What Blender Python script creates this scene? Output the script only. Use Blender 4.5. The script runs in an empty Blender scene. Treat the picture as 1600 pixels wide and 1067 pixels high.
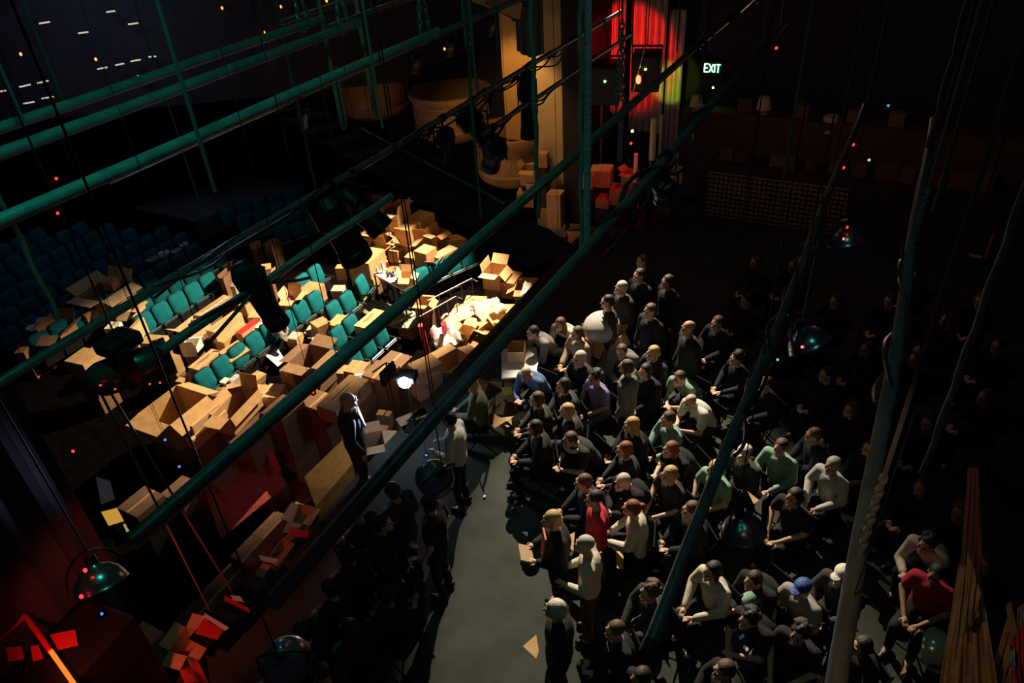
import bpy, bmesh, math, random
from mathutils import Vector, Matrix, Euler
import numpy as np
random.seed(7)
C = bpy.context.scene.collection
PI = math.pi
# ------------------------------------------------------------------ camera
H = 8.0
VW = Vector((0.45877110981089253, -0.8867531332673714, -0.05655041505932104))
VH = Vector((0.5286644265404715, 0.22124929661720552, 0.8194892756205088))
VB = Vector((-0.7141729432802089, -0.4058541972025068, 0.5702976220357159))
ROT = Matrix((VW, VH, VB)).transposed()
F = 1159.748
cam_d = bpy.data.cameras.new('camera'); cam = bpy.data.objects.new('camera', cam_d); C.objects.link(cam)
cam_d.sensor_width = 36; cam_d.lens = F / 1600 * 36; cam_d.clip_start = .05; cam_d.clip_end = 200
cam.matrix_world = Matrix.Translation((0, 0, H)) @ ROT.to_4x4()
bpy.context.scene.camera = cam
# ------------------------------------------------------------------ view, world
vs = bpy.context.scene.view_settings
vs.view_transform = 'Standard'; vs.look = 'None'; vs.gamma = 1; vs.exposure = 0; vs.use_curve_mapping = False
wd = bpy.data.worlds.new('world'); bpy.context.scene.world = wd; wd.use_nodes = True
wd.node_tree.nodes['Background'].inputs[0].default_value = (.55, .34, .62, 1)
wd.node_tree.nodes['Background'].inputs[1].default_value = .012

# ------------------------------------------------------------------ lamps of the theatre, and added fill spots
def lamp(kind, name, loc, energy, col, target=None, size=.1, angle=60, blend=.15):
    d = bpy.data.lights.new(name, kind); d.energy = energy; d.color = col
    if kind == 'SPOT':
        d.spot_size = math.radians(angle); d.spot_blend = blend; d.shadow_soft_size = size
    elif kind == 'POINT': d.shadow_soft_size = size
    o = bpy.data.objects.new(name, d); C.objects.link(o); o.location = loc
    if target is not None:
        o.rotation_euler = (Vector(target) - Vector(loc)).to_track_quat('-Z', 'Y').to_euler()
    return o
KEY = Vector((15.1, 8.25, 5.0)); CROWD = Vector((14.8, 6.7, 9.2))
lamp('SPOT', 'house_key_light', KEY, 13000, (1, .76, .47), (10.7, 10.0, -1.2), .02, 64, .4)
lamp('SPOT', 'stage_key_light', CROWD, 14000, (1, .87, .66), (6.3, 1.3, 0), .02, 30, .35)
lamp('SPOT', 'wall_wash_light', (14.9, 8.6, 4.3), 200, (1, .55, .18), (16.6, 8.6, 1.6), .08, 95, .5)
lamp('SPOT', 'teal_work_light', (1.3, 2.0, 8.9), 52, (.02, .95, .66), (2.2, 3.2, 6.9), .15, 110, .6)
lamp('SPOT', 'teal_grid_light', (2.2, .4, 9.6), 26, (.22, .92, .80), (3.0, 1.0, 6.4), .15, 70, .6)
lamp('SPOT', 'red_wing_light', (14.9, 6.3, 4.4), 520, (1, .01, .008), (17.6, 6.15, 3.4), .05, 50, .3)
lamp('SPOT', 'red_floor_light', (14.6, 4.9, 3.0), 60, (1, .01, .01), (15.7, 5.9, .4), .05, 38, .4)
lamp('SPOT', 'red_box_light', (1.0, 5.4, 2.4), 110, (1, .13, .07), (4.8, 7.8, -.4), .1, 74, .6)
lamp('SPOT', 'red_leg_light', (.5, 4.9, 2.9), 40, (1, .03, .01), (1.15, 6.1, 1.5), .03, 62, .5)
lamp('SPOT', 'added_step_light', (6.2, 6.2, 5.2), 90, (1, .62, .22), (5.75, 6.6, 0), .03, 13, .5)  # added spot without a fixture, brightens the golden step
lamp('SPOT', 'added_edge_light', (2.2, 6.4, 4.2), 5, (1, .75, .45), (2.6, 6.9, .3), .03, 24, .6)  # added narrow spot, lifts the box tops along the stage edge
lamp('POINT', 'added_fly_light', (7, 5.2, 8.6), 5, (1, .8, .5), size=.1)  # added unseen warm fill for the hemp ropes
lamp('SPOT', 'cloth_light', (.9, .1, 7.2), 11, (1, .62, .34), (1.9, -.6, 5.75), .05, 60, .6)  # added unseen spot that brings out the hanging cloth
lamp('SPOT', 'yellow_wing_light', (15.6, 4.8, 3.0), 80, (.6, 1, .08), (17.5, 5.12, 2.8), .06, 30, .3)
lamp('POINT', 'dim_house_light', (11, 16.5, 6.0), 110, (.40, .55, .9), size=.6)
lamp('POINT', 'prop_wall_light', (12.5, 1.2, 5.5), 40, (1, .55, .42), size=.4)

# ------------------------------------------------------------------ pixel helper: a point of the photograph on a plane of the place
def ray(px, py):
    v = Vector(((px - 800) / F, -(py - 533.5) / F, -1)).normalized()
    return ROT @ v
def at(px, py, z):
    r = ray(px, py); return Vector((0, 0, H)) + r * ((z - H) / r.z)
def atx(px, py, x):
    r = ray(px, py); return Vector((0, 0, H)) + r * (x / r.x)
def atd(px, py, d): return Vector((0, 0, H)) + ray(px, py) * d
def zf(y): return -2.1 + max(0, y - 8) * .085
def ath(px, py, h):
    y = 9
    for i in range(25): p = at(px, py, zf(y) + h); y = p.y
    return p

# ------------------------------------------------------------------ materials
MATS = {}
def mat(name, col, rough=.7, metal=0, noise=.0, scale=8, bump=0, emit=None, estr=0, col2=None, stretch=None, spec=.5, alpha=1, trans=0):
    if name in MATS: return MATS[name]
    m = bpy.data.materials.new(name); m.use_nodes = True; nt = m.node_tree; b = nt.nodes['Principled BSDF']
    b.inputs['Base Color'].default_value = (*col, 1); b.inputs['Roughness'].default_value = rough
    b.inputs['Metallic'].default_value = metal
    b.inputs['Specular IOR Level'].default_value = spec
    if trans: b.inputs['Transmission Weight'].default_value = trans
    if noise or bump:
        tc = nt.nodes.new('ShaderNodeTexCoord'); n = nt.nodes.new('ShaderNodeTexNoise')
        n.inputs['Scale'].default_value = scale; n.inputs['Detail'].default_value = 5
        mp = nt.nodes.new('ShaderNodeMapping'); nt.links.new(tc.outputs['Object'], mp.inputs[0]); nt.links.new(mp.outputs[0], n.inputs[0])
        if stretch: mp.inputs['Scale'].default_value = stretch
        if noise:
            r = nt.nodes.new('ShaderNodeValToRGB'); c2 = col2 or tuple(c * (1 - noise) for c in col)
            r.color_ramp.elements[0].color = (*c2, 1); r.color_ramp.elements[1].color = (*col, 1)
            r.color_ramp.elements[0].position = .35; r.color_ramp.elements[1].position = .62
            nt.links.new(n.outputs[0], r.inputs[0]); nt.links.new(r.outputs[0], b.inputs['Base Color'])
        if bump:
            bp = nt.nodes.new('ShaderNodeBump'); bp.inputs['Strength'].default_value = bump; bp.inputs['Distance'].default_value = .02
            nt.links.new(n.outputs[0], bp.inputs['Height']); nt.links.new(bp.outputs[0], b.inputs['Normal'])
    if emit:
        b.inputs['Emission Color'].default_value = (*emit, 1); b.inputs['Emission Strength'].default_value = estr
    MATS[name] = m; return m
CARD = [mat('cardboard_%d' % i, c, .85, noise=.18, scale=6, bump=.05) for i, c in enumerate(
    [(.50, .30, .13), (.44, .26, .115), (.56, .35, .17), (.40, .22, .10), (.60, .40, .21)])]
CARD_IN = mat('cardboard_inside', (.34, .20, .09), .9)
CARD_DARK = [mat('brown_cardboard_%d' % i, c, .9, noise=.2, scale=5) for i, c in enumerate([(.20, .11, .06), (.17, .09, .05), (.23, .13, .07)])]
TAPE = mat('packing_tape', (.46, .29, .13), .35)
WLABEL = mat('paper_label', (.75, .74, .70), .7)
INK = mat('printed_ink', (.05, .03, .02), .8)
REDINK = mat('red_ink', (.6, .03, .02), .7)
BLUEINK = mat('blue_ink', (.05, .12, .45), .7)
WHITEBOX = mat('white_card', (.72, .70, .64), .75, noise=.1)
GREYBOX = mat('grey_card', (.36, .35, .32), .8, noise=.2)
PURPLE = mat('purple_card', (.22, .04, .26), .6)
TEAL = mat('teal_upholstery', (.002, .13, .165), .9, noise=.25, scale=30, bump=.1, spec=.15)
SHELL = mat('black_plastic', (.012, .012, .014), .45)
CHROME = mat('worn_chrome', (.7, .7, .7), .22, 1)
STEEL = mat('dark_steel', (.03, .03, .03), .4, .6)
PIPE = mat('painted_pipe', (.20, .23, .22), .38, .55, noise=.3, scale=14, bump=.08)
PIPEL = mat('matt_painted_pipe', (.24, .27, .26), .62, .3, noise=.3, scale=14, bump=.08)
MATTB = mat('matt_black', (.010, .010, .011), .85, spec=.1)
BLACKM = mat('black_metal', (.012, .012, .013), .42, .2)
BLACKC = mat('black_drape', (.010, .008, .012), .95, noise=.3, scale=3, bump=.2)
CABLE = mat('black_cable', (.015, .015, .016), .4)
ROPE = mat('hemp_rope', (.50, .42, .25), .9, noise=.35, scale=60, bump=.6)
ROPEG = mat('grey_wire_rope', (.13, .14, .135), .6, .3)
STAGE = mat('stage_floor_paint', (.050, .054, .044), .8, noise=.25, scale=2.2, bump=.08, spec=.08)
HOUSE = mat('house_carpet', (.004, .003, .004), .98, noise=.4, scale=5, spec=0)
WOOD = mat('golden_wood', (.50, .26, .05), .5, noise=.35, scale=4, stretch=(2, 14, 2))
PLASTER = mat('tan_plaster', (.46, .34, .17), .8, noise=.12, scale=3)
STONE = mat('brown_moulded_plaster', (.30, .17, .08), .6, noise=.25, scale=5)
DARKWALL = mat('dark_wall_paint', (.02, .016, .022), .9, noise=.3, scale=2)
CURTAIN = mat('wing_curtain', (.55, .50, .48), .85, noise=.2, scale=4)
GRIDM = mat('lattice_front', (.20, .12, .07), .8, noise=.3, scale=6)
CLOTHW = mat('white_cloth', (.78, .72, .68), .9, noise=.15, scale=8, bump=.4)
PLASTICBAG = mat('clear_plastic_bag', (.75, .75, .74), .25, noise=.3, scale=9, bump=.9)
REDM = mat('red_sheet', (.62, .02, .02), .6)
GREENM = mat('green_sheet', (.03, .35, .12), .6)
MUSLIN = mat('tan_muslin', (.42, .27, .13), .9, noise=.3, scale=5, bump=.4, stretch=(5, 5, 1))
REDFAB = mat('red_fabric', (.55, .05, .04), .9, bump=.4, noise=.2)
def emi(name, col, s): return mat('glow_' + name, (.02, .02, .02), .5, emit=col, estr=s)

# ------------------------------------------------------------------ mesh builder
class MB:
    def __init__(s): s.v = []; s.f = []; s.mi = []
    def add(s, vs_, fs, mi=0):
        o = len(s.v); s.v += [tuple(v) for v in vs_]; s.f += [tuple(i + o for i in f) for f in fs]; s.mi += [mi] * len(fs)
    def box(s, c, d, M=None, mi=0, bev=0):
        x, y, z = (k / 2 for k in d); c = Vector(c)
        if bev:
            bm = bmesh.new(); bmesh.ops.create_cube(bm, size=1)
            for v in bm.verts: v.co = Vector((v.co.x * d[0], v.co.y * d[1], v.co.z * d[2]))
            bmesh.ops.bevel(bm, geom=bm.edges[:], offset=bev, segments=2, affect='EDGES', profile=.6)
            bm.verts.index_update(); P = [v.co.copy() for v in bm.verts]; Fs = [[v.index for v in f.verts] for f in bm.faces]; bm.free()
        else:
            P = [Vector((a, b, e)) for a in (-x, x) for b in (-y, y) for e in (-z, z)]
            Fs = [(0, 1, 3, 2), (4, 6, 7, 5), (0, 4, 5, 1), (2, 3, 7, 6), (0, 2, 6, 4), (1, 5, 7, 3)]
        if M is not None: P = [M @ p for p in P]
        s.add([p + c for p in P], Fs, mi); return s
    def tube(s, pts, r, n=8, mi=0, cap=True):
        pts = [Vector(p) for p in pts]; R = r if isinstance(r, (list, tuple)) else [r] * len(pts); rings = []
        t0 = (pts[1] - pts[0]).normalized(); a = t0.orthogonal().normalized()
        for i, p in enumerate(pts):
            t = (pts[min(i + 1, len(pts) - 1)] - pts[max(i - 1, 0)]).normalized()
            a = (a - t * a.dot(t)).normalized(); b = t.cross(a)
            rings.append([p + (a * math.cos(2 * PI * k / n) + b * math.sin(2 * PI * k / n)) * R[i] for k in range(n)])
        P = [q for g in rings for q in g]; Fs = []
        for i in range(len(pts) - 1):
            for k in range(n): Fs.append((i * n + k, i * n + (k + 1) % n, (i + 1) * n + (k + 1) % n, (i + 1) * n + k))
        if cap: Fs.append(tuple(range(n))[::-1]); Fs.append(tuple((len(pts) - 1) * n + k for k in range(n)))
        s.add(P, Fs, mi); return s
    def lathe(s, prof, n=20, M=None, mi=0, a0=0, a1=2 * PI):
        full = abs(a1 - a0 - 2 * PI) < 1e-6; m = n if full else n + 1; P = []
        for r, z in prof:
            for k in range(m):
                a = a0 + (a1 - a0) * k / n; P.append(Vector((r * math.cos(a), r * math.sin(a), z)))
        Fs = []
        for i in range(len(prof) - 1):
            for k in range(n):
                k2 = (k + 1) % m; Fs.append((i * m + k, i * m + k2, (i + 1) * m + k2, (i + 1) * m + k))
        if M is not None: P = [M @ p for p in P]
        s.add(P, Fs, mi); return s
    def ell(s, c, r, n=12, M=None, mi=0):
        pr = [(math.sin(PI * i / n) * 1.0, -math.cos(PI * i / n)) for i in range(n + 1)]; pr[0] = (.001, -1); pr[-1] = (.001, 1)
        S = Matrix.Diagonal((r[0], r[1], r[2], 1)); T = Matrix.Translation(c) @ (M.to_4x4() if M is not None else Matrix()) @ S
        b = len(s.v); s.lathe(pr, n + 4, T, mi)
        m = n + 4; s.f.append(tuple(b + k for k in range(m))[::-1]); s.f.append(tuple(b + n * m + k for k in range(m))); s.mi += [mi, mi]
        return s
    def quad(s, a, b, c, d, t=.006, mi=0):
        a, b, c, d = map(Vector, (a, b, c, d)); n = (b - a).cross(d - a).normalized() * t
        s.add([a, b, c, d, a - n, b - n, c - n, d - n], [(0, 1, 2, 3), (7, 6, 5, 4), (0, 4, 5, 1), (1, 5, 6, 2), (2, 6, 7, 3), (3, 7, 4, 0)], mi); return s
    def mesh(s, name, mats, smooth=False):
        me = bpy.data.meshes.new(name); me.from_pydata(s.v, [], s.f); me.update()
        for m in (mats if isinstance(mats, (list, tuple)) else [mats]): me.materials.append(m)
        if len(me.materials) > 1: me.polygons.foreach_set('material_index', s.mi)
        bm = bmesh.new(); bm.from_mesh(me); bmesh.ops.recalc_face_normals(bm, faces=bm.faces[:]); bm.to_mesh(me); bm.free()
        if smooth: me.polygons.foreach_set('use_smooth', [True] * len(me.polygons))
        return me
    def build(s, name, mats, parent=None, smooth=False, loc=None, rotz=0):
        return link(name, s.mesh(name, mats, smooth), parent, loc, rotz)
def link(name, me, parent=None, loc=None, rotz=0):
    o = bpy.data.objects.new(name, me); C.objects.link(o)
    if parent is not None: o.parent = parent
    if loc is not None: o.location = loc
    if rotz: o.rotation_euler = (0, 0, rotz)
    return o
def thing(name, label, cat, loc=(0, 0, 0), rz=0, group=None):
    o = bpy.data.objects.new(name, None); C.objects.link(o); o.location = loc; o.rotation_euler = (0, 0, rz); o.empty_display_size = .1
    return tag(o, label, cat, group)
def tag(o, label, cat, group=None):
    o['label'] = label; o['category'] = cat
    if group: o['group'] = group
    return o
def struct(o): o['kind'] = 'structure'; return o
def kids(o): return [c for c in o.children]
def dup(root, loc=None, rz=None, label=None, group=None):
    r = root.copy(); C.objects.link(r)
    if loc is not None: r.location = loc
    if rz is not None: r.rotation_euler = (0, 0, rz)
    if label: r['label'] = label
    if group: r['group'] = group
    for ch in root.children:
        c = ch.copy(); C.objects.link(c); c.parent = r
        for g in ch.children:
            d = g.copy(); C.objects.link(d); d.parent = c
    return r
def omat(o, m, i=0):
    o.material_slots[i].link = 'OBJECT'; o.material_slots[i].material = m
def grp(name, cx, spacing=0): return name
ORD = ['first', 'second', 'third', 'fourth', 'fifth', 'sixth', 'seventh', 'eighth', 'ninth', 'tenth', 'eleventh', 'twelfth', 'thirteenth', 'fourteenth', 'fifteenth', 'sixteenth', 'seventeenth', 'eighteenth', 'nineteenth', 'twentieth']
# ------------------------------------------------------------------ the setting
EDGE = 6.25
struct(MB().box((7.6, EDGE / 2 - 5, -.15), (19.2, EDGE + 10, .3)).build('floor', STAGE))
struct(MB().box((7.6, EDGE - .03, -1.25), (19.2, .06, 1.9)).build('wall_stage_front', mat('stage_front_paint', (.03, .02, .02), .8)))
m = MB()
ys = [EDGE, 8] + list(range(10, 34, 2))
for a, b in zip(ys[:-1], ys[1:]):
    m.quad((-4, a, zf(a)), (24, a, zf(a)), (24, b, zf(b)), (-4, b, zf(b)), t=.2)
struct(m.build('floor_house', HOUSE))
struct(MB().box((18.95, 20, 3), (.3, 24, 12)).build('wall_house_side', DARKWALL))
struct(MB().box((8, 32, 4), (26, .3, 14)).build('wall_house_rear', DARKWALL))
struct(MB().box((18.2, -2, 5), (.3, 17, 11)).build('wall_stage_side', DARKWALL))
struct(MB().box((17.0, 6.95, 4), (2.4, .5, 8.6)).build('wall_proscenium', mat('proscenium_black', (.012, .01, .012), .9)))
struct(MB().box((16.75, 7.62, 2.6), (1.7, .8, 7.0)).build('wall_proscenium_reveal', PLASTER))
struct(MB().box((17.3, 8.75, 3.6), (.5, 1.35, 5.0)).build('wall_side_panel', mat('ochre_plaster', (.58, .34, .10), .8, noise=.1)))
# black proscenium leg beside the camera: its on-stage edge runs straight down the photograph's lower left
E0 = at(236, 980, 0)
mb = MB(); n = 44
P = []
x1 = E0.x; 
for i in range(n + 1):
    x = x1 - i * .09; y = E0.y + .05 + .035 * math.sin(i * 1.3) + .012 * math.sin(i * 3.1)
    P.append((x, y))
for (a, b), (c, d) in zip(P[:-1], P[1:]): mb.quad((a, b, 0.0), (c, d, 0.0), (c, d, 7.2), (a, b, 7.2), t=.02)
tag(mb.build('stage_leg_curtain', mat('purple_black_drape', (.02, .012, .03), .95)), 'tall black stage curtain hanging at the lower left corner', 'curtain')
# parapet dividing the stalls, dusty grey
mb = MB()
a, b = ath(305, 345, .6), ath(476, 290, .6)
mb.quad((a.x, a.y, zf(a.y)), (b.x, b.y, zf(b.y)), (b.x, b.y, b.z), (a.x, a.y, a.z), t=.12)
a2, b2 = a + Vector((0, 2.6, .0)), b + Vector((0, 2.6, .0))
mb.quad(a, b, b2, a2, t=.05)
struct(mb.build('wall_parapet', mat('dusty_grey_paint', (.12, .115, .10), .9, noise=.5, scale=3)))

# round box balcony with mouldings at the side of the house
def tub(cx, cy, z0, r, h, label):
    t = thing('box_balcony', label, 'balcony', (cx, cy, z0))
    prof = [(r * .80, 0), (r * .86, .03), (r * .9, .12), (r * .93, .2), (r * .94, .25), (r * .9, .3), (r * .9, h * .7), (r * .93, h * .74), (r * .93, h * .8), (r * .97, h * .84), (r, h * .9), (r, h), (r * .9, h), (r * .88, h * .96), (r * .88, .1), (.02, .1)]
    MB().lathe(prof, 40).build('parapet', STONE, t, smooth=False)
    mm = MB()
    for k in range(18):
        a = 2 * PI * k / 18; mm.box((r * .905 * math.cos(a), r * .905 * math.sin(a), h * .5), (.03, .16, h * .26), Matrix.Rotation(a, 3, 'Z'))
    mm.build('moulded_panel', STONE, t)
    MB().lathe([(.02, -.25), (r * .3, -.22), (r * .65, -.12), (r * .82, 0.0)], 32).build('corbel', STONE, t)
    return t
tc = atx(815, 236, 16.6)
tub(16.75, tc.y + .35, .25, 1.05, 1.25, 'round moulded plaster box balcony below the ochre wall panel')
tc2 = atx(700, 180, 17.4)
tub(17.6, tc2.y, .9, 1.15, 1.2, 'dim round balcony farther up the side wall of the house')
tub(17.6, tc2.y + 2.7, 1.3, 1.15, 1.2, 'darkest round balcony at the far end of the side wall')

# hanging dark cloth in front of the ochre panel
a = atx(808, 80, 15.2); b = atx(850, 72, 15.2)
mb = MB(); N = 14
for i in range(N):
    y0 = a.y + (b.y - a.y) * i / N; y1 = a.y + (b.y - a.y) * (i + 1) / N
    f0 = .04 * math.sin(i * 1.7); f1 = .04 * math.sin((i + 1) * 1.7)
    mb.quad((15.2 + f0, y0, a.z - .1 * math.sin(PI * i / N)), (15.2 + f1, y1, a.z - .1 * math.sin(PI * (i + 1) / N)), (15.2 + f1, y1, a.z + 2.6), (15.2 + f0, y0, a.z + 2.6), t=.02)
tag(mb.build('hanging_banner', mat('bottle_green_cloth', (.02, .05, .045), .9)), 'dark green cloth banner hanging in front of the ochre wall panel', 'banner')
t = thing('wall_lantern', 'small glowing white lamp beside the dark green hanging banner', 'lamp', atx(803, 24, 15.3))
MB().lathe([(.01, -.12), (.05, -.12), (.07, -.05), (.07, .1), (.04, .14), (.01, .14)], 16).build('housing', BLACKM, t)
MB().ell((-.06, 0, 0), (.035, .05, .07)).build('lens', emi('white', (1, .93, .8), 14), t)

# wing curtains in red and yellow-green light
def curtain(name, pts, z0, z1, label, m=CURTAIN, amp=.06, folds=9, cat='curtain'):
    mb = MB(); a, b = Vector(pts[0]), Vector(pts[1]); d = (b - a); nrm = Vector((-d.y, d.x)).normalized(); n = folds * 8; P = []
    for i in range(n + 1):
        u = i / n; q = a + d * u + nrm * (amp * math.sin(u * folds * 2 * PI) + amp * .3 * math.sin(u * 31)); P.append(q)
    for p, q in zip(P[:-1], P[1:]): mb.quad((p.x, p.y, z0), (q.x, q.y, z0), (q.x, q.y, z1), (p.x, p.y, z1), t=.015)
    return tag(mb.build(name, m), label, cat)
def wy(px, py, x): q = atx(px, py, x); return (x, q.y), q.z
curtain('wing_curtain', (wy(1038, 100, 17.4)[0], wy(985, 100, 17.4)[0]), 1.6, 7, 'red lit pleated curtain behind the hanging black speakers', folds=5)
curtain('wing_curtain', (wy(975, 100, 17.6)[0], wy(930, 100, 17.6)[0]), 1.9, 7, 'red lit pleated curtain directly right of the thick teal rope', folds=4)
curtain('wing_curtain', (wy(1066, 100, 17.5)[0], wy(1042, 100, 17.5)[0]), 0, 4.4, 'narrow curtain glowing yellow green left of the exit sign', folds=3)
curtain('wing_curtain', (wy(940, 230, 17.0)[0], wy(925, 230, 17.0)[0]), 0, 2.6, 'narrow red lit curtain end low beside the thick teal rope', folds=2)
def vpost(px, py0, py1, x, r, mt, label, name='standing_post', cat='post'):
    a, b = atx(px, py0, x), atx(px, py1, x); t = thing(name, label, cat, (x, a.y, 0))
    MB().tube([(0, 0, b.z), (0, 0, a.z)], r, 10).build('painted_top', mt, t); MB().tube([(0, 0, 0), (0, 0, b.z)], r, 10).build('black_foot', BLACKM, t); return t
vpost(1022, 185, 250, 15.6, .07, mat('cream_post', (.75, .70, .40), .6), 'short pale post lit yellow below the hanging black speakers')
vpost(1034, 180, 245, 16.6, .035, mat('cream_post'  , (.75, .70, .40)), 'thin pale post lit yellow, right of the thicker yellow post')
vpost(994, 240, 285, 15.0, .045, mat('cream_post', (.75, .70, .40)), 'lone yellow lit post standing lower than the other posts')
# hanging speakers / large lamps with pin lights
def speaker(px, py, x, w, h, label, led=(.3, 1, .05), ledpx=None):
    q = atx(px, py, x); t = thing('hanging_speaker', label, 'speaker', q, .25)
    MB().box((0, 0, 0), (w, w, h), bev=.04).build('cabinet', BLACKM, t)
    MB().box((-w / 2 - .008, 0, 0), (.012, w * .84, h * .86)).build('grille', SHELL, t)
    mm = MB()
    for s in (-1, 1): mm.box((0, s * (w / 2 + .015), h * .2), (.05, .02, h * .9))
    mm.box((0, 0, h * .65), (.05, w + .05, .03)); mm.build('bracket', BLACKM, t)
    MB().tube([(0, 0, h * .65), (0, 0, 3)], .012, 6).build('hanging_cable', CABLE, t)
    MB().ell((-w / 2 - .02, 0, .1), (.012, .022, .022), 8).build('indicator_light', emi('lime', led, 30), t)
speaker(1010, 110, 14.6, .55, .72, 'large black hanging speaker with green pin light before the red curtain')
speaker(948, 128, 14.8, .6, .8, 'black hanging speaker with green pin light beside the thick teal rope')
t = thing('red_flood_lamp', 'glowing red flood lamp hung on a thin bar before the red curtain', 'lamp', atx(998, 124, 14.2))
MB().tube([(0, .12, -.32), (0, -.1, .62), (0, -.1, 8.5)], [.012, .012, .003], 6).build('bar', CHROME, t)
MB().ell((-.02, 0, 0), (.04, .05, .085)).build('lens', emi('red', (1, .03, .01), 22), t)
MB().box((.06, 0, 0), (.1, .14, .2), bev=.02).build('housing', BLACKM, t)
# EXIT sign
def stroke(mb, segs, h, th, x=0):
    for (a, b, c, d) in segs: mb.tube([(x, -a * h, b * h), (x, -c * h, d * h)], th, 6)
LET = {'E': [(0, 0, 0, 1), (0, 0, .5, 0), (0, .5, .42, .5), (0, 1, .5, 1)], 'X': [(0, 0, .55, 1), (0, 1, .55, 0)], 'I': [(0.1, 0, .1, 1)], 'T': [(.28, 0, .28, 1), (0, 1, .56, 1)]}
q = atx(1114, 106, 18.0); t = thing('exit_sign', 'green lit sign reading EXIT on the dark side wall', 'sign', q, 0); t.scale = (1.13, 1.13, 1.13)
MB().box((0, 0, 0), (.06, .40, .24), bev=.01).build('housing', SHELL, t)
mb = MB(); yy = .165
for ch in 'EXIT':
    segs = [(a * .16 * 0 + a, b, c, d) for a, b, c, d in LET[ch]]
    for (a, b, c, d) in segs: mb.tube([(-.04, yy - a * .15, -.08 + b * .16), (-.04, yy - c * .15, -.08 + d * .16)], .012, 6)
    yy -= .045 if ch == 'I' else .098
mb.build('lettering', emi('exit_green', (.25, 1, .45), 5), t)
q = atx(1114, 137, 18.0)
t = thing('status_lamp', 'tiny lime lamp on the dark wall directly below the exit sign', 'lamp', q)
MB().box((.03, 0, 0), (.05, .07, .07)).build('housing', SHELL, t); MB().ell((0, 0, 0), (.012, .025, .025), 8).build('lens', emi('lime', (.3, 1, .05), 30), t)
# two-step prop ledge with lattice front, lamps with shades and props
g0, g1 = at(1098, 338, 0), at(1320, 352, 0)
gx = (g0.x + g1.x) / 2 - .25
t = thing('prop_ledge', 'long stepped ledge with a brown lattice front under the shaded lamps', 'ledge', (0, 0, 0))
MB().box((gx + .5, (g0.y - 3.2) / 2, .62), (.9, g0.y + 3.2, 1.24)).build('lower_step', mat('dark_brown_paint', (.04, .025, .02), .8), t)
MB().box((gx + 1.15, (g0.y - 2.2) / 2, 1.1), (.5, g0.y + 4.2, 2.2)).build('upper_step', mat('dusky_brown_paint', (.10, .055, .04), .8), t)
mb = MB(); y = g1.y
while y < g0.y: mb.box((gx + .035, y, .55), (.02, .022, 1.05)); y += .11
z = .06
while z < 1.1: mb.box((gx + .03, (g0.y + g1.y) / 2, z), (.02, g0.y - g1.y, .022)); z += .11
mb.build('lattice', SHELL, t)
MB().box((gx + .045, (g0.y + g1.y) / 2, .55), (.01, g0.y - g1.y, 1.1)).build('lattice_backing', mat('lattice_backing', (.42, .26, .15), .9, noise=.3), t)
def shade_lamp(px, py, x, zb, label, s=1):
    q = atx(px, py, x); t = thing('table_lamp', label, 'lamp', (x, q.y, zb)); h = q.z - zb
    MB().lathe([(.01, 0), (.11 * s, 0), (.11 * s, .02), (.03 * s, .05), (.018, .1), (.018, h)], 16).build('base', mat('lamp_base_ivory', (.5, .42, .34), .5), t)
    MB().lathe([(.17 * s, h - .12 * s), (.12 * s, h + .15 * s), (.115 * s, h + .15 * s), (.165 * s, h - .12 * s)], 20).build('lamp_shade', mat('cream_lamp_shade', (.72, .55, .36), .8), t)
shade_lamp(1194, 162, gx + 1.15, 2.2, 'table lamp with a small cream shade on the upper ledge', 1)
shade_lamp(1297, 194, gx + 1.1, 2.2, 'table lamp with a large pale shade on the upper ledge', 1.25)
shade_lamp(1088, 158, gx + .9, 2.2, 'dim shaded table lamp nearest the exit sign on the ledge', .9)
PR = [(1125, 228, .28), (1160, 232, .22), (1215, 240, .26), (1240, 222, .3), (1268, 248, .2), (1310, 245, .26), (1352, 236, .3), (1385, 245, .22), (1430, 235, .3), (1515, 225, .34), (1475, 262, .24), (1335, 190, .26), (1250, 195, .3), (1160, 195, .28), (1400, 205, .3), (1540, 270, .4), (1380, 290, .4), (1515, 300, .3)]
for i, (px, py, s) in enumerate(PR):
    up = py < 212; zb = 2.2 if up else 1.24; x = gx + (1.15 if up else .55)
    q = at(px, py, zb + s * .5); yq = max(-3.0, min(g0.y - .3, atx(px, py, x).y))
    o = MB().box((0, 0, s / 2), (s * .9, s * 1.1, s), bev=.01).build('prop_crate', CARD_DARK[i % 3], None, loc=(x, yq, zb), rotz=random.uniform(-.4, .4))
    tag(o, 'brown prop box, %s step of the long ledge, %s from the exit sign' % ('upper' if up else 'lower', ORD[i]), 'box', 'prop boxes on the long ledge')
# tiny house lights and steel edge strips high up in the dark house
for i, (px, py) in enumerate([(33, 84), (150, 92), (347, 12), (439, 10), (414, 50), (510, 1), (694, 76)]):
    q = atd(px, py, 22)
    t = thing('aisle_light', 'tiny orange house light glowing in the dark, %s from the left' % ORD[[0, 1, 2, 4, 3, 5, 6][i]], 'light', q)
    MB().box((.03, .03, .03), (.08, .08, .08)).build('housing', SHELL, t)
    MB().ell((-.03, -.03, 0), (.03, .03, .04), 8).build('bulb', emi('orange', (1, .30, .03), 2.6), t)

BC = [atd(*p, 23.6) for p in ((-60, 200), (900, 100), (900, -120), (-60, -80))]
struct(MB().quad(*BC, t=-.15).build('wall_balcony', DARKWALL))
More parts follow.
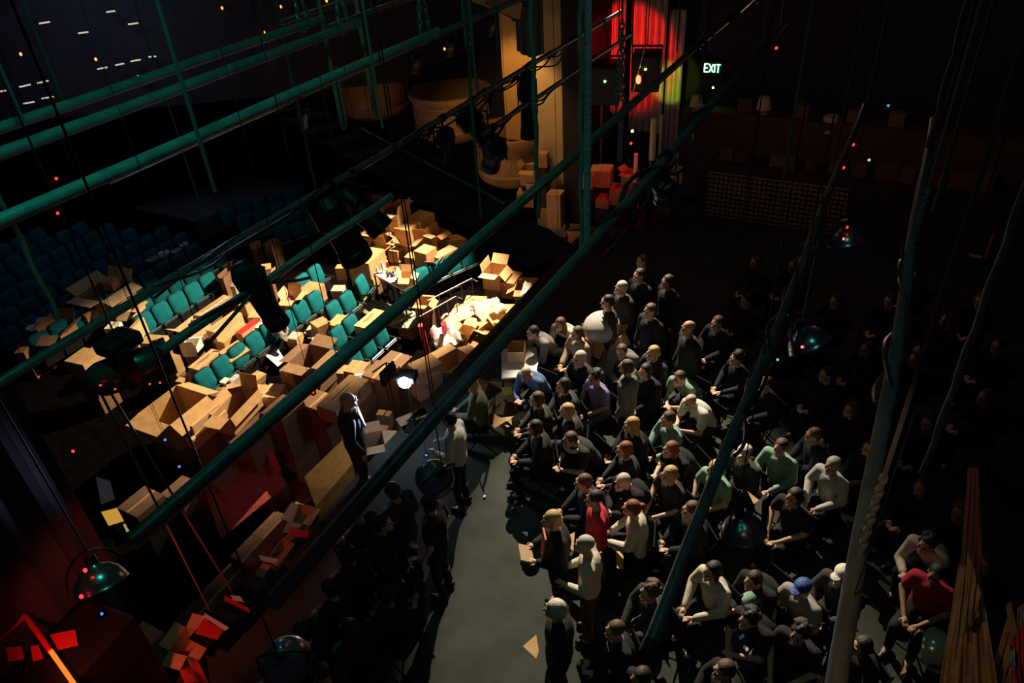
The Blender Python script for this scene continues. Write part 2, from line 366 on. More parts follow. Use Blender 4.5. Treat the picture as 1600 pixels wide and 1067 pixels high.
# ------------------------------------------------------------------ theatre seats
def rrect(w, h, r, top=.10, n=5):
    pts = []
    for cx, cz, a0, rr in ((w / 2 - r, h - top, 0, r), (-w / 2 + r, h - top, PI / 2, r), (-w / 2 + r * .8, r * .8, PI, r * .8), (w / 2 - r * .8, r * .8, 1.5 * PI, r * .8)):
        for k in range(n + 1):
            a = a0 + PI / 2 * k / n; z = cz + rr * math.sin(a) * (top / r if cz > h / 2 else 1); pts.append((cx + rr * math.cos(a), z))
    return pts
def pad(mb, w, h, t, r, puff, M, mi=0):
    o = rrect(w, h, r); n = len(o); P = []; cx, cz = 0, h / 2
    for sc, yy in ((.98, 0), (1, -t * .25), (1, -t * .6), (.93, -t * .9), (.7, -t - puff * .6), (.35, -t - puff * .95)):
        for x, z in o: P.append(M @ Vector(((x - cx) * sc + cx, yy, (z - cz) * sc + cz)))
    P.append(M @ Vector((cx, -t - puff, cz))); Fs = []
    for i in range(5):
        for k in range(n): Fs.append((i * n + k, i * n + (k + 1) % n, (i + 1) * n + (k + 1) % n, (i + 1) * n + k))
    for k in range(n): Fs.append((5 * n + k, 5 * n + (k + 1) % n, 6 * n))
    Fs.append(tuple(range(n))[::-1]); mb.add(P, Fs, mi)
def make_seat():
    t = thing('theatre_seat', 'seat', 'seat')
    Mb = Matrix.Translation((0, 0, .43)) @ Matrix.Rotation(math.radians(-14), 4, 'X')
    mb = MB(); pad(mb, .45, .50, .06, .12, .025, Mb); mb.build('backrest', TEAL, t, smooth=True)
    mb = MB(); o = rrect(.475, .52, .13); n = len(o)
    P = [Mb @ Vector((x, .035, z - .01)) for x, z in o] + [Mb @ Vector((x, .002, z - .01)) for x, z in o]
    mb.add(P, [tuple(range(n)), tuple(range(n, 2 * n))[::-1]] + [(k, (k + 1) % n, n + (k + 1) % n, n + k) for k in range(n)])
    mb.build('back_shell', SHELL, t)
    Mp = Matrix.Translation((0, -.13, .24)) @ Matrix.Rotation(math.radians(8), 4, 'X')
    mb = MB(); pad(mb, .44, .34, .05, .08, .02, Mp @ Matrix.Rotation(PI, 4, 'Z') @ Matrix.Translation((0, .03, 0))); mb.build('seat_cushion', TEAL, t, smooth=True)
    MB().box(Mp @ Vector((0, -.05, .15)), (.44, .03, .32), Mp.to_3x3(), bev=.01).build('seat_pan', SHELL, t)
    MB().tube([Mp @ Vector((-.19, -.035, .345)), Mp @ Vector((.19, -.035, .345))], .011, 8).build('seat_edge_strip', CHROME, t)
    for s in (-1, 1):
        a = MB(); a.box((s * .235, -.16, .56), (.035, .30, .03), bev=.008); a.box((s * .235, -.02, .36), (.03, .07, .42)); a.build('armrest', SHELL, t)
    MB().box((0, .02, .22), (.06, .06, .44)).build('pedestal', SHELL, t)
    MB().box((0, 0, .015), (.14, .2, .03)).build('foot', SHELL, t)
    return t
seat0 = make_seat(); first = [True]
SP = []
def place_seat(x, y, rz, label, group):
    SP.append((x, y))
    z = zf(y)
    if first[0]:
        first[0] = False; seat0.location = (x, y, z); seat0.rotation_euler = (0, 0, rz); seat0['label'] = label; seat0['group'] = group; return
    dup(seat0, (x, y, z), rz, label, group)
ROWS = [(9.41, 9.70, 3), (10.22, 9.70, 3), (10.93, 10.95, 2), (11.68, 7.66, 5), (11.60, 10.10, 3), (12.37, 11.55, 2), (14.38, 8.50, 5), (15.08, 9.05, 6)]
for ri, (y, x0, n) in enumerate(ROWS):
    for k in range(n):
        x = x0 + .485 * k
        place_seat(x, y - .03 * (x > 11), 0, 'teal theatre seat, %s from the left in the %s lit row from the stage' % (ORD[k], ORD[ri]), 'teal theatre seats among the boxes')
rr = 0
for j, (y, x0, x1) in enumerate([(15.76, 6.9, 12.2), (16.5, 6.7, 12.3), (17.2, 6.2, 12.3), (17.9, 6.2, 12.0), (18.6, 5.6, 11.6), (19.3, 5.8, 11.2), (20.0, 6.0, 10.6)]):
    n = int((x1 - x0) / .49)
    for k in range(n):
        x = x0 + .49 * k
        place_seat(x, y, 0, 'dark teal seat, %s from the left in the %s shadowed row behind the boxes' % (ORD[k], ORD[j]), 'shadowed seats behind the boxes')
for j in range(4):
    y0 = 13.82 + .70 * j
    for k in range(5):
        place_seat(13.15 + .46 * k + .05 * j, y0 + .62 - .18 * k, -.38, 'shadowed seat in the angled block by the parapet, %s row, %s from left' % (ORD[j], ORD[k]), 'angled seats by the parapet')
for k in range(5):
    place_seat(12.75 + .46 * k, 10.15 - .18 * k, -.38, 'teal theatre seat in the angled row right of the white table, %s from its left' % ORD[k], 'angled row by the railing')
place_seat(12.2, 11.05, .2, 'single teal theatre seat left of the white table', 'seats at the white table')
place_seat(12.75, 10.75, 1.25, 'teal theatre seat turned sideways under the white table end', 'seats at the white table')
# seat-edge glints in the far dark balcony, put in as glowing strips
def seat_edge_glint(px0, py0, px1, py1, d, label):
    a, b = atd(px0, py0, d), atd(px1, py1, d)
    t = thing('seat_edge_glint', label, 'light', a); v = b - a
    MB().tube([(0, 0, 0), v], .018, 6).build('glint_strip', emi('edge_glint', (1, .9, .7), .6), t)  # emission stands in for light caught on a seat edge, no lamp here
    MB().tube([Vector((.02, .03, -.03)), v + Vector((.02, .03, -.03))], .03, 6).build('housing', SHELL, t)  # added dark backing tube behind the glint strip, no real lamp housing
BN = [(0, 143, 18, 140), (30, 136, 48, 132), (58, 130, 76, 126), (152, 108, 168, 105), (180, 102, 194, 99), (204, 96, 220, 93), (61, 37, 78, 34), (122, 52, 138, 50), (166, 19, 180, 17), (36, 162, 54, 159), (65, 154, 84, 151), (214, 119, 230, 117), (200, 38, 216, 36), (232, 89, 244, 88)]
for i, b in enumerate(BN): seat_edge_glint(*b, 22, 'short white seat edge glint in the dark balcony, %s of fourteen' % ORD[i])
# ------------------------------------------------------------------ cardboard boxes
BOXN = [0]
def flap(parent, p, q, out, ang, w, m, sx_=0):
    # a flap hinged on edge p-q, swung open by ang from vertical-up to outward
    p, q = Vector(p), Vector(q); d = (Vector(out) * math.sin(ang) + Vector((0, 0, 1)) * math.cos(ang)) * w
    e = (q - p).normalized() * .012
    MB().quad(p + e, q - e, q - e + d, p + e + d, t=.005).build('flap', m, parent)
def cbox(loc, s, rz=0, kind='closed', label='', m=None, group='cardboard boxes heaped over the seats', name='cardboard_box', tilt=None, art=None, deco=True, fl=None):
    """loc = centre of the underside"""
    x, y, z = s; m = m or random.choice(CARD); t = thing(name, label, 'box', loc, rz, group)
    if tilt: t.rotation_euler = (math.radians(tilt[0]), math.radians(tilt[1]), rz)
    if kind == 'closed':
        MB().box((0, 0, z / 2), (x, y, z)).build('body', m, t)
        if deco:
            mb = MB(); mb.box((0, 0, z + .001), (x, .05, .002)); mb.box((x / 2 + .001, 0, z - .05), (.002, .05, .1)); mb.box((-x / 2 - .001, 0, z - .05), (.002, .05, .1)); mb.build('packing_tape', TAPE, t)
    elif kind == 'plain': MB().box((0, 0, z / 2), (x, y, z)).build('body', m, t)
    else:
        w = .006; mb = MB()
        mb.box((0, 0, w / 2), (x, y, w))
        for sx in (-1, 1): mb.box((sx * (x / 2 - w / 2), 0, z / 2), (w, y, z))
        for sy in (-1, 1): mb.box((0, sy * (y / 2 - w / 2), z / 2), (x, w, z))
        mb.build('body', m, t)
        A = fl or [random.uniform(.5, 2.3) for k in range(4)]
        c = [(-x / 2, -y / 2, z), (x / 2, -y / 2, z), (x / 2, y / 2, z), (-x / 2, y / 2, z)]
        outs = [(0, -1, 0), (1, 0, 0), (0, 1, 0), (-1, 0, 0)]; W = [min(y / 2, .32), min(x / 2, .32)] * 2
        for k in range(4):
            if A[k] is not None: flap(t, c[k], c[(k + 1) % 4], outs[k], A[k], W[k] * .95, m)
    if art == 'label': MB().box((-x * .12, -y / 2 - .001, z * .6), (x * .3, .003, z * .32)).build('paper_label', WLABEL, t)
    if art == 'toplabel':
        MB().box((0, 0, z + .003), (x * .6, y * .7, .003)).build('paper_label', WLABEL, t)
        mb = MB()
        for dx in (-.1, .1): mb.box((dx * x, 0, z + .006), (x * .06, y * .45, .002))
        mb.build('printed_bars', INK, t)
    if art == 'redtop': MB().box((0, 0, z + .003), (x, y * .9, .004)).build('red_lid', REDM, t)
    if art == 'logo':
        MB().box((-x * .3, -y / 2 - .001, z * .5), (x * .06, .003, z * .98)).build('red_stripe', REDINK, t)
        mb = MB()
        for k in range(16):
            a = 2 * PI * k / 16; b = 2 * PI * (k + 1) / 16
            mb.tube([(x * .12 + .11 * x * math.cos(a), -y / 2 - .003, z * .55 + .16 * z * math.sin(a)), (x * .12 + .11 * x * math.cos(b), -y / 2 - .003, z * .55 + .16 * z * math.sin(b))], .006, 5)
        mb.box((x * .12, -y / 2 - .002, z * .55), (x * .3, .003, .018)); mb.build('blue_emblem', BLUEINK, t)
        MB().box((x * .12, -y / 2 - .002, z * .28), (x * .26, .003, .02)).build('red_print', REDINK, t)
    if art == 'print':
        mb = MB()
        for k in range(3): mb.box((x * .05 * (k - 1), -y / 2 - .001, z * (.7 - .15 * k)), (x * (.5 - .1 * k), .002, .016))
        mb.box((0, y * .12, z + .003), (x * .5, .02, .002)); mb.box((0, -y * .05, z + .003), (x * .35, .015, .002)); mb.build('printed_lines', INK, t)
    if art == 'whitetape':
        mb = MB()
        for k in range(7): mb.box(((k - 3) * x / 7.4, (random.random() - .5) * .02, z + .003), (x / 9, .035, .004))
        mb.build('white_tape', WLABEL, t)
    return t
placed = []
def cutl(t, n):
    w = t.split()[:n]
    while w[-1].strip(',') in ('the', 'a', 'on', 'of', 'in', 'by', 'and', 'with', 'before', 'at', 'its', 'near', 'right', 'left', 'behind', 'below', 'beside', 'to', 'under', 'among'): w = w[:-1]
    return ' '.join(w)
def pbox(px, py, h, s, rz=0, kind='closed', label='', under=True, **kw):
    """a box whose top centre shows at px,py with its top h above the house floor; the heap under it is boxes down to the floor"""
    p = ath(px, py, h); zt = p.z; z0 = zt - s[2]; fl_ = zf(p.y)
    cbox((p.x, p.y, z0), s, rz, kind, label, **kw)
    if not under or z0 - fl_ < .12: return
    room = z0 - fl_; n = max(1, round(room / .42)); hh = room / n
    R = max(.2, min(s[0], s[1]) / 2)
    for (qx, qy, r2) in placed:
        if math.hypot(qx - p.x, qy - p.y) < (R + r2) * .8: return
    for (qx, qy) in SP:
        if abs(qx - p.x) < s[0] * .45 + .22 and abs(qy - p.y) < s[1] * .45 + .16: return
    placed.append((p.x, p.y, R))
    for i in range(n):
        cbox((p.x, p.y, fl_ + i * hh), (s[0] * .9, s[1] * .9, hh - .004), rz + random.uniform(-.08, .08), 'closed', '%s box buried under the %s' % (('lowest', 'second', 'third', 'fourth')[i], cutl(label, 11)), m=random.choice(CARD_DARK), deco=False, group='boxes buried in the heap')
D = math.radians
B = [
 # px, py, height, size, rot, kind, label, extras
 (300, 505, .78, (.62, .42, .30), .1, 'open', 'open box with a pale flap up, right below the teal row at left', dict(fl=[.4, 1.9, 2.2, 1.0])),
 (330, 481, .70, (1.15, .34, .22), .02, 'closed', 'long flat carton sealed with bright white tape', dict(art='whitetape')),
 (350, 502, .86, (.86, .26, .30), .03, 'closed', 'long tan carton with dark slit, right of the white taped carton', dict()),
 (362, 519, .62, (.80, .28, .28), .03, 'closed', 'long tan carton lying lowest below the slit carton', dict()),
 (388, 510, .72, (.62, .22, .24), 0, 'closed', 'carton with a bright red lid and white sticker', dict(art='redtop')),
 (408, 508, .86, (.22, .22, .34), .3, 'plain', 'small white carton standing right of the red lidded carton', dict(m=WHITEBOX, art='print')),
 (361, 545, .80, (.52, .38, .25), -.1, 'closed', 'plain tan box tipped toward the stage above the teal row', dict(tilt=(24, 0))),
 (298, 536, .84, (.36, .34, .24), .5, 'open', 'open carton lined with white paper', dict(m=WHITEBOX, fl=[.6, 2.0, None, .2])),
 (320, 561, .72, (.72, .28, .24), .06, 'closed', 'brown grained flat carton beside the white lined carton', dict(art='print')),
 (339, 566, .60, (.34, .30, .22), .4, 'open', 'open box with a curved pale flap left of the teal seats', dict(fl=[1.5, .3, None, 1.0])),
 (298, 583, .60, (.18, .18, .30), .2, 'closed', 'narrow upright carton, the larger of the pair at the left heap foot', dict()),
 (283, 592, .56, (.20, .16, .22), .2, 'closed', 'narrow small carton, the smaller of the pair at the left heap foot', dict()),
 (266, 558, .85, (.26, .30, .40), .1, 'closed', 'upright tan carton beside the dark hanging fixture', dict()),
 (351, 594, .62, (.18, .14, .10), .1, 'plain', 'small plain white carton lying by the teal seat', dict(m=WHITEBOX)),
 (366, 590, .66, (.26, .14, .18), .1, 'plain', 'white and grey striped carton by the teal seat', dict(m=GREYBOX, art='toplabel')),
 (361, 609, .66, (.34, .30, .16), .35, 'closed', 'white topped carton with brown tape near the open trough box', dict(m=WHITEBOX)),
 (396, 588, .72, (.40, .22, .18), .2, 'closed', 'tan box leaning over the seat back, uppermost of the leaning group', dict(tilt=(14, 12))),
 (382, 602, .70, (.34, .34, .20), .5, 'closed', 'tan box in the middle of the leaning group', dict(tilt=(-10, 8))),
 (407, 606, .64, (.24, .22, .16), .5, 'closed', 'smallest tan box of the leaning group', dict(tilt=(8, -12))),
 (396, 622, .62, (.36, .22, .14), .7, 'closed', 'lowest tan box of the leaning group', dict(tilt=(10, 0))),
 (428, 610, .66, (.44, .36, .26), .35, 'closed', 'dusky taped box right of the leaning group', dict()),
 (368, 628, .95, (.95, .42, .42), .16, 'open', 'large open trough box with a dark inside and folded rim', dict(fl=[2.8, .2, 1.2, 1.6])),
 (270, 632, 1.10, (.95, .85, .65), .02, 'open', 'huge open carton with a dark inside at the left heap edge', dict(fl=[2.3, 2.0, None, 1.7])),
 (309, 645, .98, (.70, .40, .3), .05, 'closed', 'broad plain board topped box right of the huge open carton', dict()),
 (322, 662, .80, (.9, .2, .25), .05, 'closed', 'long narrow box below the broad board topped box', dict()),
 (345, 612, .70, (.3, .3, .3), .3, 'closed', 'small shaded box in front of the teal seat end', dict(m=CARD_DARK[0])),
 (443, 470, .80, (.40, .30, .34), .6, 'closed', 'box with a purple printed front beside the hanging black fixture', dict(m=PURPLE, art='label')),
 (455, 462, .95, (.42, .36, .34), .3, 'open', 'open box with raised flaps behind the purple box', dict(fl=[1.4, .4, .3, 1.7])),
 (484, 450, .88, (.58, .44, .42), .05, 'closed', 'large square box behind the two uppermost teal seats', dict()),
 (462, 480, .72, (.50, .34, .36), .1, 'closed', 'box with a white sheet taped on, behind the leftmost upper seat', dict(art='label')),
 (486, 472, .62, (.40, .30, .30), .1, 'closed', 'pale small box tucked behind the teal seat pair', dict()),
 (460, 524, .70, (.30, .26, .22), .2, 'closed', 'small square box with white patch in the middle of the heap', dict(art='toplabel')),
 (500, 503, .86, (.34, .34, .34), -.35, 'closed', 'brown cube box in front of the teal seat pair', dict()),
 (528, 500, .82, (.46, .30, .28), .12, 'closed', 'tan box with white sticker on its near side', dict(art='label')),
 (500, 520, .60, (.34, .34, .2), .3, 'open', 'low open box under the brown cube box', dict()),
 (577, 497, .80, (.78, .30, .32), .0, 'closed', 'long tan box with black mark on its lid, beside the green mat', dict(art='print')),
 (484, 556, 1.02, (.72, .58, .78), .06, 'open', 'very large dark box with crossed open flaps beneath a thin cord', dict(m=CARD_DARK[2], fl=[1.55, 1.3, 1.75, 1.5])),
 (520, 559, .62, (.24, .24, .26), .3, 'closed', 'small tan box right of the very large dark box', dict()),
 (452, 575, .95, (.30, .30, .75), .2, 'closed', 'tall reddish brown box left of the very large dark box', dict(m=CARD_DARK[2])),
 (557, 573, .95, (.42, .40, .30), .15, 'closed', 'tan box behind the bar label box near the white cloth', dict()),
 (563, 590, .98, (.44, .36, .34), .3, 'closed', 'box with a white bar printed label on its lid', dict(art='toplabel')),
 (578, 585, .90, (.30, .5, .40), -.4, 'open', 'box with one large leaning flap right of the bar label box', dict(m=CARD[3], fl=[.3, .5, None, 1.2])),
 (538, 577, .80, (.30, .26, .22), .3, 'closed', 'small pale topped box left of the bar label box', dict()),
 # left group
 (163, 452, .98, (.95, .8, .45), .1, 'open', 'big open box with tall pointed flaps in the dark seats', dict(fl=[1.9, .5, 1.0, 1.5])),
 (172, 437, 1.15, (.30, .30, .2), .2, 'closed', 'small box with a white spot standing in the big open box', dict(art='label', under=False)),
 (140, 480, .80, (.62, .40, .42), .1, 'closed', 'tan box with a white sticker on its lit side', dict(art='label')),
 (90, 512, .85, (.60, .45, .32), .4, 'open', 'battered open box with loose pale flaps below the slanting pole', dict(fl=[1.2, .6, .2, 1.9])),
 (60, 510, .75, (.3, .24, .22), .7, 'open', 'small torn box at the far left with whitish paper', dict(m=WHITEBOX)),
 (33, 546, .75, (.26, .20, .30), .6, 'closed', 'leftmost small tan box standing alone in the dark', dict()),
 (130, 556, 1.30, (.50, .50, .45), .12, 'closed', 'top box of the tall lit stack at left', dict(art='label')),
 (150, 548, 1.25, (.38, .40, .35), .1, 'closed', 'smaller box beside the top of the tall lit stack', dict()),
 (176, 508, .90, (.30, .26, .28), .4, 'closed', 'whitish box among the loose boards at left', dict(m=WHITEBOX)),
 (190, 540, .75, (.40, .26, .15), -.3, 'open', 'crushed box with loose boards above the black lamp', dict()),
 (212, 505, .95, (.5, .10, .75), .35, 'closed', 'tall flattened carton standing upright beside a blue glint', dict()),
 (205, 478, .9, (.5, .3, .2), .3, 'open', 'wide open box behind the tall flattened carton', dict()),
 (238, 404, .85, (.32, .3, .3), .1, 'closed', 'dark brown box alone among the shadowed seats', dict(m=CARD_DARK[2])),
 (253, 419, .75, (.18, .12, .34), .2, 'closed', 'narrow marked tan carton against the dark brown box', dict(art='print')),
 (256, 397, .80, (.18, .14, .16), .2, 'open', 'scrap of crumpled pale carton on a seat back', dict(m=WHITEBOX)),
 (275, 391, .74, (.30, .2, .08), .05, 'plain', 'flat grey carton lying across the shadowed seats', dict(m=GREYBOX)),
 (289, 384, .82, (.16, .14, .10), .6, 'open', 'little torn white carton, highest among the shadowed seats', dict(m=WHITEBOX)),
 (352, 428, .95, (.42, .14, .45), .2, 'open', 'box with a tall pointed flap right of the four teal seats', dict(m=CARD_DARK[1], fl=[.5, .3, .1, None])),
 (366, 444, .85, (.20, .12, .36), .3, 'plain', 'grey printed carton behind the pointed flap box', dict(m=GREYBOX, art='print')),
 (398, 378, .85, (.24, .2, .16), .2, 'closed', 'small tan box by the tip of the black pipe', dict()),
 (424, 377, .85, (.36, .28, .34), .05, 'closed', 'shaded box with a pale lid edge among the rear seats', dict(m=CARD_DARK[2])),
 (415, 425, .85, (.3, .26, .3), .6, 'open', 'small box with a lit triangular flap beside the hanging fixture', dict()),
 (385, 470, .75, (.4, .24, .3), .1, 'open', 'open box crossed by black cable loops', dict()),
 (400, 490, .62, (.34, .3, .2), .4, 'closed', 'small box at the foot of the hanging black fixture', dict()),
 (240, 530, .9, (.34, .5, .2), .3, 'closed', 'flat box touching the left end of the teal row', dict()),
 # far heap
 (500, 312, 1.0, (.40, .3, .3), .2, 'closed', 'leftmost pale box of the far heap behind the cable loops', dict()),
 (540, 322, 1.10, (.5, .36, .4), .15, 'closed', 'small upright box at the far heap left corner', dict()),
 (553, 338, 1.05, (.85, .34, .42), .08, 'closed', 'box with a blue emblem and red stripe on its side', dict(art='logo')),
 (596, 352, 1.05, (.85, .60, .40), .1, 'open', 'large wide open box behind the emblem box', dict(fl=[1.9, 1.6, .3, 1.5])),
 (617, 326, 1.55, (.75, .5, .5), .12, 'open', 'box with a huge raised triangular lid at the far heap top', dict(fl=[.3, 1.7, .2, 1.4])),
 (577, 312, 1.5, (.7, .5, .5), .1, 'open', 'shaded brown box under the black round silhouette', dict(m=CARD[3])),
 (566, 366, .95, (.34, .62, .34), .1, 'closed', 'tan flat lid box at the left end of the far heap', dict()),
 (603, 372, .90, (.6, .40, .38), .08, 'open', 'open box with dark inside, in the middle of the far heap', dict(fl=[1.7, 1.2, None, .3])),
 (590, 390, .85, (.50, .40, .35), .1, 'open', 'open box with a notched flap above the dark gap', dict()),
 (622, 384, .85, (.6, .3, .34), .08, 'closed', 'narrow taped box in the middle of the far heap', dict()),
 (572, 398, 1.05, (.8, .62, .75), .1, 'closed', 'largest brown box at the far heap lower left', dict()),
 (636, 351, 1.25, (.62, .48, .46), .05, 'closed', 'big pale topped box with shaded left side', dict()),
 (655, 338, 1.30, (.7, .5, .4), -.05, 'closed', 'big taped box behind the pale topped box', dict()),
 (657, 362, 1.05, (.40, .5, .5), .5, 'open', 'tall open box leaning right of the pale topped box', dict(fl=[.4, .4, .6, .2])),
 (684, 362, 1.10, (.44, .34, .4), -.2, 'open', 'box with one bright square flap near the far heap end', dict(fl=[2.0, None, .2, 1.5])),
 (706, 372, .85, (.55, .4, .3), -.4, 'closed', 'last wedge shaped box at the right end of the far heap', dict(tilt=(0, 14))),
 (636, 378, .90, (.50, .40, .36), .1, 'open', 'half open box behind the white table', dict()),
 (645, 397, .80, (.42, .30, .3), .1, 'closed', 'low box directly behind the white table', dict()),
 (664, 389, 1.15, (.44, .40, .44), -.1, 'closed', 'cube box with a bright lid above the white table', dict()),
 (694, 393, .95, (.70, .3, .2), -.25, 'closed', 'long flat box right of the bright lidded cube', dict()),
 (678, 408, .85, (.34, .3, .3), .2, 'open', 'little open box with a white flap below the bright lidded cube', dict()),
 (533, 416, .8, (.22, .26, .34), .4, 'closed', 'single small box lit at its edge left of the white table', dict()),
 (528, 450, .5, (.3, .3, .4), .4, 'closed', 'greyish shaded box left of the green mat', dict(m=GREYBOX)),
 (662, 470, .95, (.40, .34, .34), .25, 'open', 'empty open box with a dark square inside, below the table end', dict(fl=[2.2, 2.0, None, 1.4])),
 (773, 420, 1.2, (.55, .45, .45), .1, 'open', 'box with a long white flap raised, far right of the seats', dict(fl=[2.4, .8, .2, 1.5])),
 (795, 432, 1.0, (.60, .5, .45), .1, 'closed', 'brown box to the right of the long flapped box', dict()),
 (822, 446, .95, (.5, .5, .4), .3, 'open', 'dim open box with torn pale edges near the far crowd', dict()),
 (722, 486, .85, (.6, .5, .3), .2, 'closed', 'tan box behind the black railing uprights', dict()),
 (742, 470, .9, (.45, .5, .3), .3, 'closed', 'tan box beyond the end of the black railing', dict()),
 (727, 518, .85, (.5, .36, .34), .1, 'open', 'box with pale flap before the clear plastic bags', dict()),
 (765, 512, .9, (.42, .34, .34), -.2, 'open', 'open white flapped box near the plastic bags', dict()),
 (712, 533, .75, (.40, .30, .3), .2, 'closed', 'small box at the foot of the plastic bags', dict()),
 (755, 535, .8, (.9, .6, .3), .1, 'closed', 'broad shaded brown box near the stage edge at right', dict(m=CARD_DARK[2])),
 (790, 500, .85, (.5, .5, .3), .4, 'open', 'worn open box at the right rim of the pit', dict()),
]
for e in B:
    kw = dict(e[7]); under = kw.pop('under', True)
    pbox(e[0], e[1], e[2], e[3], e[4], e[5], e[6], under=under, **kw)
# regular stacked wall of boxes in the pit beside the stage, its front curving back to the left
def frontline(x): return 7.35 + max(0, 8.2 - x) * .62
k = 0
x = 4.3
while x < 8.9:
    w = random.uniform(.44, .6); y = frontline(x + w / 2) + .3; nl = 4 if x > 6.3 else 3 if x > 5.6 else 2; z = zf(y); htop = (-.18 if x > 6.3 else -.42 if x > 5.6 else -.95) + random.uniform(-.1, .1)
    hs = [(htop - z) / nl] * nl
    for j in range(nl):
        kind = 'closed'
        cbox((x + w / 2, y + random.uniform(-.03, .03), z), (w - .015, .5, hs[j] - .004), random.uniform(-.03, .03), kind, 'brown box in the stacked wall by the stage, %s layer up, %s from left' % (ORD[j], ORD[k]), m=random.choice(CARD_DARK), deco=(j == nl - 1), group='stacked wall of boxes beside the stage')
        z += hs[j]
    x += w; k += 1
def sbox(px, py, z, s, rz, kind, label, **kw):
    p = at(px, py, z); return cbox((p.x, p.y, z - s[2]), s, rz, kind, label, **kw)
G2 = 'boxes piled by the man in the dark suit'
sbox(536, 613, .12, (.95, .42, .30), .02, 'closed', 'long pale topped box directly behind the man in the dark suit', group=G2, art='print')
sbox(575, 688, -.0, (.36, .50, .50), .75, 'open', 'open box with a white spined folder beside the standing man', group=G2, fl=[1.9, .9, .6, 1.6])
sbox(648, 656, .0, (.52, .42, .4), -.55, 'closed', 'box with a bright white lid just right of the glaring lamp', group=G2, m=CARD[4], art='print')
sbox(664, 568, .12, (.50, .40, .32), -.45, 'closed', 'pale box with two lid panels right of the glaring lamp, upper', group=G2)
sbox(662, 582, -.0, (.52, .42, .42), -.45, 'closed', 'box with a pale lid seam just under the two panelled box', group=G2, art='print')
sbox(705, 562, -.05, (.62, .44, .4), -.35, 'open', 'wide open flapped box left of the crowd at the table', group=G2, fl=[1.5, 1.8, 1.5, 1.7])
sbox(592, 668, -.4, (.16, .3, .3), .2, 'closed', 'narrow lit box behind the black stand', group=G2)
sbox(600, 645, -.3, (.14, .25, .3), .2, 'closed', 'tiny lit box high against the black stand', group=G2)
# objects along the stage edge at lower left
G3 = 'open boxes and cartons set along the stage edge'
E3 = [(215, 1003, .36, (.46, .36, .34), .0, 'closed', 'tan taped box at the lower left end of the stage edge', dict(m=CARD[1])),
      (292, 1002, .28, (.34, .28, .26), .2, 'open', 'open carton holding red cloth beside the taped box', dict(fl=[1.9, 1.2, 1.0, 1.8])),
      (343, 968, .34, (.36, .34, .32), .02, 'open', 'black lined box with white rims and red flaps, nearer one', dict(m=BLACKM, fl=[None, 1.55, None, 1.6])),
      (375, 936, .34, (.36, .34, .32), .02, 'open', 'black lined box with white rims and red flaps, farther one', dict(m=BLACKM, fl=[None, 1.55, None, 1.6])),
      (433, 862, .2, (.42, .16, .18), .1, 'open', 'long tan tray with white paper on the stage edge', dict(fl=[1.6, 1.9, None, 1.7])),
      (470, 803, .2, (.34, .24, .18), .2, 'open', 'tan carton with crumpled white foil on the stage edge', dict(fl=[1.7, None, 1.5, 1.8]))]
for px, py, z, s, rz, kd, lb, kw in E3: sbox(px, py, z, s, rz, kd, lb, group=G3, **kw)
def sheet(pts, m, name, label, cat, t=.008, group=None):
    return tag(MB().quad(*pts, t=t).build(name, m), label, cat, group)
def psheet(px, z, m, name, label, cat, group=None):
    return sheet([at(a, b, zz) for (a, b), zz in zip(px, z if isinstance(z, (list, tuple)) else [z] * 4)], m, name, label, cat, group=group)
psheet([(450, 825), (483, 830), (482, 841), (452, 837)], .22, REDM, 'red_folder', 'flat red folder at the stage edge below the foil carton', 'folder')
psheet([(594, 853), (619, 851), (623, 881), (598, 882)], [1.2, 1.2, 1.05, 1.05], REDM, 'red_folder', 'bright red square folder held in the dark near bottom centre', 'folder')
psheet([(405, 868), (436, 874), (431, 881), (408, 876)], .22, WHITEBOX, 'paper_sheet', 'cream paper sheet on the long tan tray', 'paper')
psheet([(397, 912), (412, 894), (418, 900), (408, 917)], .02, GREENM, 'green_folder', 'small green edged folder on the stage edge', 'folder')
psheet([(360, 930), (376, 932), (381, 941), (364, 938)], .42, WHITEBOX, 'paper_sheet', 'white paper strip on the farther black lined box', 'paper')
psheet([(352, 931), (388, 950), (391, 958), (350, 938)], .38, REDM, 'red_folder', 'long red strip across the farther black lined box', 'folder')
psheet([(320, 958), (358, 981), (352, 986), (318, 964)], .42, WHITEBOX, 'paper_sheet', 'white paper strip across the nearer black lined box', 'paper')
psheet([(318, 968), (350, 985), (340, 1000), (305, 990)], .42, REDM, 'red_folder', 'dark red flap lying on the nearer black lined box', 'folder')

# rubbish on the strip of pit floor beside the black curtain
RB = [((150, 745), (172, 752), (180, 780), (158, 788), WHITEBOX, 'whitish paper sheet, topmost of the litter beside the black curtain'),
      ((158, 800), (190, 790), (202, 812), (170, 822), mat('ochre_paper', (.5, .32, .06), .8), 'ochre crumpled paper in the litter beside the black curtain'),
      ((190, 815), (212, 805), (222, 822), (198, 832), GREYBOX, 'grey sheet in the litter beside the black curtain'),
      ((205, 795), (232, 792), (236, 812), (215, 818), mat('orange_paper', (.55, .25, .03), .8), 'orange paper lying closest to the free pipe end')]
for a, b, c, d, m_, lb in RB:
    zz = at(190, 800, 0); yy = ath(*a, .12)
    psheet([a, b, c, d], yy.z, m_, 'paper_sheet', lb, 'paper')

